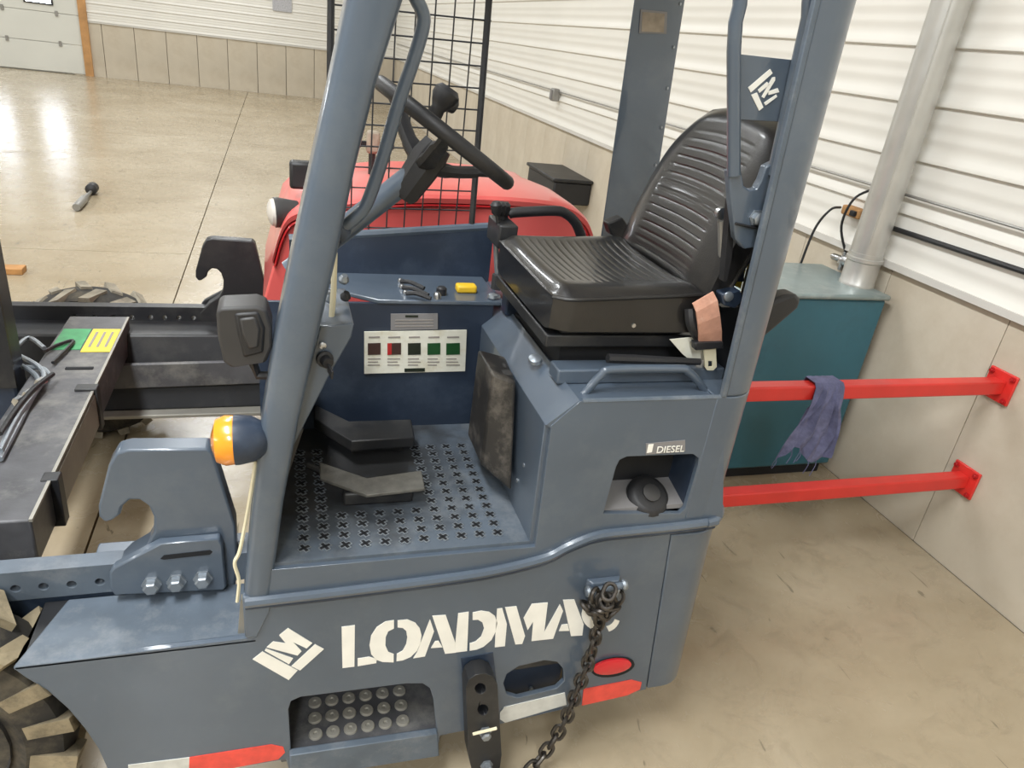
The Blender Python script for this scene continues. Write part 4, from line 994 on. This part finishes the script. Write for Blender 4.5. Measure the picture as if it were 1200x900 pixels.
# overhead guard (above the frame of the photograph)
zt_ = 2.25
part(MB().bar((PY(466, -140, Yn).x + .08, Yn + .04, zt_), (.95, Yn + .06, zt_), .06, .06), 'roof_rail', 'blue', bevel=.01)
part(MB().bar((gb.x - .3, YG, zt_), (A1.x + .08, YG, zt_), .06, .06), 'roof_rail', 'blue', bevel=.01)
part(MB().box(.25, .98, Yn + .05, YG, zt_ + .03, zt_ + .04), 'added_shade_plate', 'blue')  # unseen solid plate added over the cab to darken its interior
for k in range(6): part(MB().bar((.3 + k * .12, Yn + .04, zt_ + .01), (.3 + k * .12, YG, zt_ + .01), .03, .02), 'roof_bar', 'blue')

# --- red engine hood ------------------------------------------------------------
HY0, HY1 = 2.3, 3.0
crease = [(322, 300), (333, 264), (350, 247), (400, 237), (477, 229), (580, 231), (640, 236), (668, 243), (684, 256), (691, 272)]
body = [(x, y + 4) for x, y in crease]
cp_ = [PY(x, y, HY0) for x, y in body]
poly = [(p.x, p.z) for p in cp_] + [(cp_[-1].x + .01, .6), (cp_[0].x, .6), (cp_[0].x - .045, .72), (cp_[0].x - .04, .9)]
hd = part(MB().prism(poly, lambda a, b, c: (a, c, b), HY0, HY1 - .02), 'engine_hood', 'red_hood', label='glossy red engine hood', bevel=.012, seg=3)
cv_ = smoothpath([PY(x, y, HY0) for x, y in crease], 4)
mb = MB(); xm = .5
rows = [(-.014, -.022, 1.012), (-.018, -.006, 1.014), (-.008, .004, 1.01), (.06, .012, 1.0), (.25, .014, 1.0), (.45, .0, .99), (.62, -.035, .97), (.72, -.09, .95), (.72, -.14, .95)]
for dy_, dz_, sx_ in rows:
    for p in cv_: mb.v.append((xm + (p.x - xm) * sx_, HY0 + dy_, p.z + dz_))
k = len(cv_)
for i in range(len(rows)):
    i2 = (i + 1) % len(rows)
    for j in range(k - 1): mb.f.append([i * k + j, i * k + j + 1, i2 * k + j + 1, i2 * k + j])
mb.f += [[i * k for i in range(len(rows))], [i * k + k - 1 for i in range(len(rows))]]
part(mb, 'hood_lid', 'red_hood', hd)
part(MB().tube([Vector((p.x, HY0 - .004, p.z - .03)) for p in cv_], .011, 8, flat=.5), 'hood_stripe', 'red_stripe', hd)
part(MB().plateY([(398, 253), (400, 240), (424, 236), (420, 250)], HY0 - .003, .004), 'hood_stripe', 'red_stripe', hd)
# lamp at the nose of the hood and small black lamp above
lc = PY(326, 249, 2.35)
lp = part(MB().lathe([(.02, .07), (.034, .06), (.042, .02), (.046, 0), (.046, -.012)], lc, (1, .15, .05), 18), 'nose_lamp', 'grey_plastic')
part(MB().lathe([(.044, 0), (.04, -.012), (.025, -.02), (.005, -.024)], lc + Vector((-.01, 0, 0)), (1, .15, .05), 18), 'lens', 'lamp_glass', lp)
part(MB().tube([lc + Vector((.06, 0, 0)), lc + Vector((.13, .03, -.03))], .012, 8), 'lamp_stalk', 'red_paint', lp)
q = PY(344, 205, 2.4)
ql = part(MB().box(q.x - .012, q.x + .06, q.y, q.y + .05, q.z - .045, q.z + .04), 'small_mirror', 'black_plastic', bevel=.01)
part(MB().tube([q + Vector((.05, .03, -.03)), (q.x + .1, 2.45, 1.15)], .007, 8), 'mirror_stalk', 'black_paint', ql)
q = PY(438, 163, 2.6)
qb = part(MB().box(q.x - .022, q.x + .022, 2.6, 2.64, q.z - .05, q.z + .025), 'hood_beacon', 'tan_insul', bevel=.01)
for s in (-1, 1): part(MB().lathe([(.016, -.01), (.018, 0), (.016, .01)], (q.x + s * .055, 2.61, q.z - .02), (0, 1, 0), 12), 'beacon_knob', 'black_plastic', qb)
part(MB().tube([(q.x, 2.63, q.z - .05), (q.x, 2.63, 1.25)], .012, 8), 'beacon_stalk', 'black_paint', qb)
part(MB().bar((q.x - .06, 2.63, q.z - .02), (q.x + .06, 2.63, q.z - .02), .015, .015), 'beacon_bar', 'black_paint', qb)

# --- lamps on the near front pillar ----------------------------------------------
al = PY(283, 515, Yn + .02)
ind = part(MB().lathe([(.016, .05), (.03, .042), (.043, .02), (.047, -.005), (.047, -.012)], al, (1, .0, .03), 24), 'indicator_lamp', 'blue_deep_and_shaded', label='amber indicator lamp in a blue housing')
part(MB().lathe([(.046, -.011), (.047, -.028), (.04, -.044), (.015, -.052), (.004, -.053)], al, (1, .0, .03), 24), 'lens', 'amber', ind)
part(MB().tube([al + Vector((.02, 0, -.01)), al + Vector((.075, .01, -.015))], .008, 8), 'lamp_stalk', 'bolt', ind)
wl = [(253, 366), (258, 361), (300, 359), (312, 363), (319, 385), (319, 408), (312, 425), (270, 431), (262, 425), (255, 395)]
wk = part(MB().plateY(wl, Yn + .05, .07), 'work_lamp', 'grey_plastic', bevel=.014, seg=3, label='black plastic work lamp seen from behind')
part(MB().plateY([(274, 368), (303, 366), (311, 385), (309, 414), (285, 420), (283, 410), (278, 392)], Yn + .046, .01), 'rear_cover', 'black_plastic', wk, bevel=.006)
part(MB().plateY([(280, 374), (299, 372), (305, 386), (303, 408), (291, 410), (284, 392)], Yn + .042, .008), 'cover_panel', 'grey_plastic', wk, bevel=.004)
part(MB().tube([PY(296, 424, Yn + .08), PY(303, 440, Yn + .08), PY(330, 440, Yn + .06)], .009, 8), 'lamp_stalk', 'black_paint', wk)
# cable tie-down along the pillar foot
part(MB().tube(smoothpath([PY(x, y, Yn + .02) for x, y in [(300, 540), (290, 600), (281, 645), (275, 660), (280, 680), (278, 705)]]), .004, 6), 'lamp_wire', 'cream', label='pale cable down the pillar')

# --- stabilizer link, shackle ------------------------------------------------------
slp = [(546, 806), (549, 797), (557, 791), (568, 789), (578, 793), (583, 803), (588, 885), (586, 900), (578, 908), (560, 909), (553, 903), (549, 885)]
h1 = [(572 + 6 * math.cos(a), 813 + 6 * math.sin(a)) for a in [k * math.pi / 5 for k in range(10)]]
h2 = [(573 + 6 * math.cos(a), 834 + 6 * math.sin(a)) for a in [k * math.pi / 5 for k in range(10)]]
h1 = [(563 + 6.5 * math.cos(a), 807 + 6.5 * math.sin(a)) for a in [k * math.pi / 5 for k in range(10)]]
h2 = [(566 + 6.5 * math.cos(a), 832 + 6.5 * math.sin(a)) for a in [k * math.pi / 5 for k in range(10)]]
sp = part(MB().plateY(slp, Yn - .05, .045, [h1, h2]), 'stabilizer_link', 'black_paint', bevel=.004, label='black drilled link plate')
for bx, by in ((568, 857), (570, 896)):
    p = PY(bx, by, Yn - .05)
    part(MB().lathe([(.017, 0), (.017, .004), (.013, .004), (.013, .018), (.009, .022)], p, (0, -1, 0), 6), 'hex_bolt', 'bolt', sp)
p = PY(568, 857, Yn - .066)
part(MB().tube([p + Vector((-.03, 0, -.003)), p + Vector((.03, 0, .004))], .004, 6), 'cotter_pin', 'cream', sp)
part(MB().plateY([(540, 772), (578, 765), (582, 800), (545, 808)], Yn - .002, .002), 'lug_pad', 'blue_deep_and_shaded', sp)
sc = PY(706, 681, Yn)
sh = part(MB().hexa([sc + Vector((-.045, 0, -.012)), sc + Vector((.045, 0, -.012)), sc + Vector((.045, 0, .014)), sc + Vector((-.045, 0, .014))],
                    [sc + Vector((-.035, -.018, -.012)), sc + Vector((.035, -.018, -.012)), sc + Vector((.035, -.018, .012)), sc + Vector((-.035, -.018, .012))]), 'chain_lug', 'blue', bevel=.003)
part(MB().tube([sc + Vector((-.052, -.025, -.008)), sc + Vector((.052, -.025, .006))], .009, 10), 'pin', 'blue_worn', sh)
part(MB().tube(smoothpath([sc + Vector((-.026, -.03, 0)), sc + Vector((-.03, -.034, -.03)), sc + Vector((-.01, -.036, -.058)), sc + Vector((.012, -.036, -.05)), sc + Vector((.028, -.03, 0))]), .007, 8), 'shackle', 'bolt', sh)
for s in (-1, 1): part(MB().lathe([(.012, -.006), (.015, 0), (.012, .006)], sc + Vector((s * .045, -.025, s * .005)), (1, 0, .1), 10), 'pin_head', 'bolt', sh)
# black rubber lug behind the rear pillar
part(MB().plateY([(850, 420), (872, 386), (898, 356), (920, 347), (935, 345), (940, 352), (936, 362), (915, 380), (896, 396), (866, 432)], Yn + .13, .05), 'rubber_bumper', 'black_plastic', bevel=.016, seg=3)

# ================================================================== CHAIN
ct = sc + Vector((0, -.05, -.055))
chain = thing('steel_chain', 'dark steel link chain hanging from the shackle on the blue skirt', 'chain', (ct.x, ct.y, 0))
cpath = smoothpath([PY(706, 700, Yn - .045), PY(704, 722, Yn - .045), PY(698, 745, Yn - .035), PY(690, 775, Yn - .032), PY(678, 805, Yn - .032), PY(662, 845, Yn - .032), PY(640, 880, Yn - .04), PY(618, 905, Yn - .06), PY(598, 915, Yn - .075), PY(577, 909, Yn - .078)], 8)
# link: rounded oval of round bar
def link_mesh(l, w, r):
    pts = [(0, y, z) for y, z in arc(0, l / 2 - w / 2, w / 2, 0, 180, 6)] + [(0, y, z) for y, z in arc(0, -l / 2 + w / 2, w / 2, 180, 360, 6)]
    return shared(MB().tube(pts, r, 6, closed=True), 'link', 'chain')
lm = link_mesh(.042, .027, .0052)
d_acc = 0; step = .0305; pos = [cpath[0]]; last = cpath[0]
for p in cpath[1:]:
    seg = (p - last).length
    while d_acc + seg >= step:
        tt = (step - d_acc) / seg; last = last.lerp(p, tt); pos.append(last.copy()); seg = (p - last).length; d_acc = 0
    d_acc += seg; last = p
for k in range(len(pos) - 1):
    tdir = (pos[k + 1] - pos[k]).normalized()
    q = tdir.to_track_quat('Z', 'X') @ Matrix.Rotation(math.radians(45 + 90 * (k % 2)), 4, 'Z').to_quaternion()
    inst('link', lm, chain, pos[k].lerp(pos[k + 1], .5), q.to_euler())
for k in range(18):                       # the bunched links at the shackle
    a = k * 2.4; r = .014 + .026 * (k % 3) / 2
    p = PY(705, 709, Yn - .03 - .008 * (k % 4)) + Vector((r * math.cos(a), 0, r * math.sin(a)))
    inst('link', lm, chain, p, (random.uniform(-.6, .6), random.uniform(-.6, .6) + (1.2 if k % 2 else 0), a))
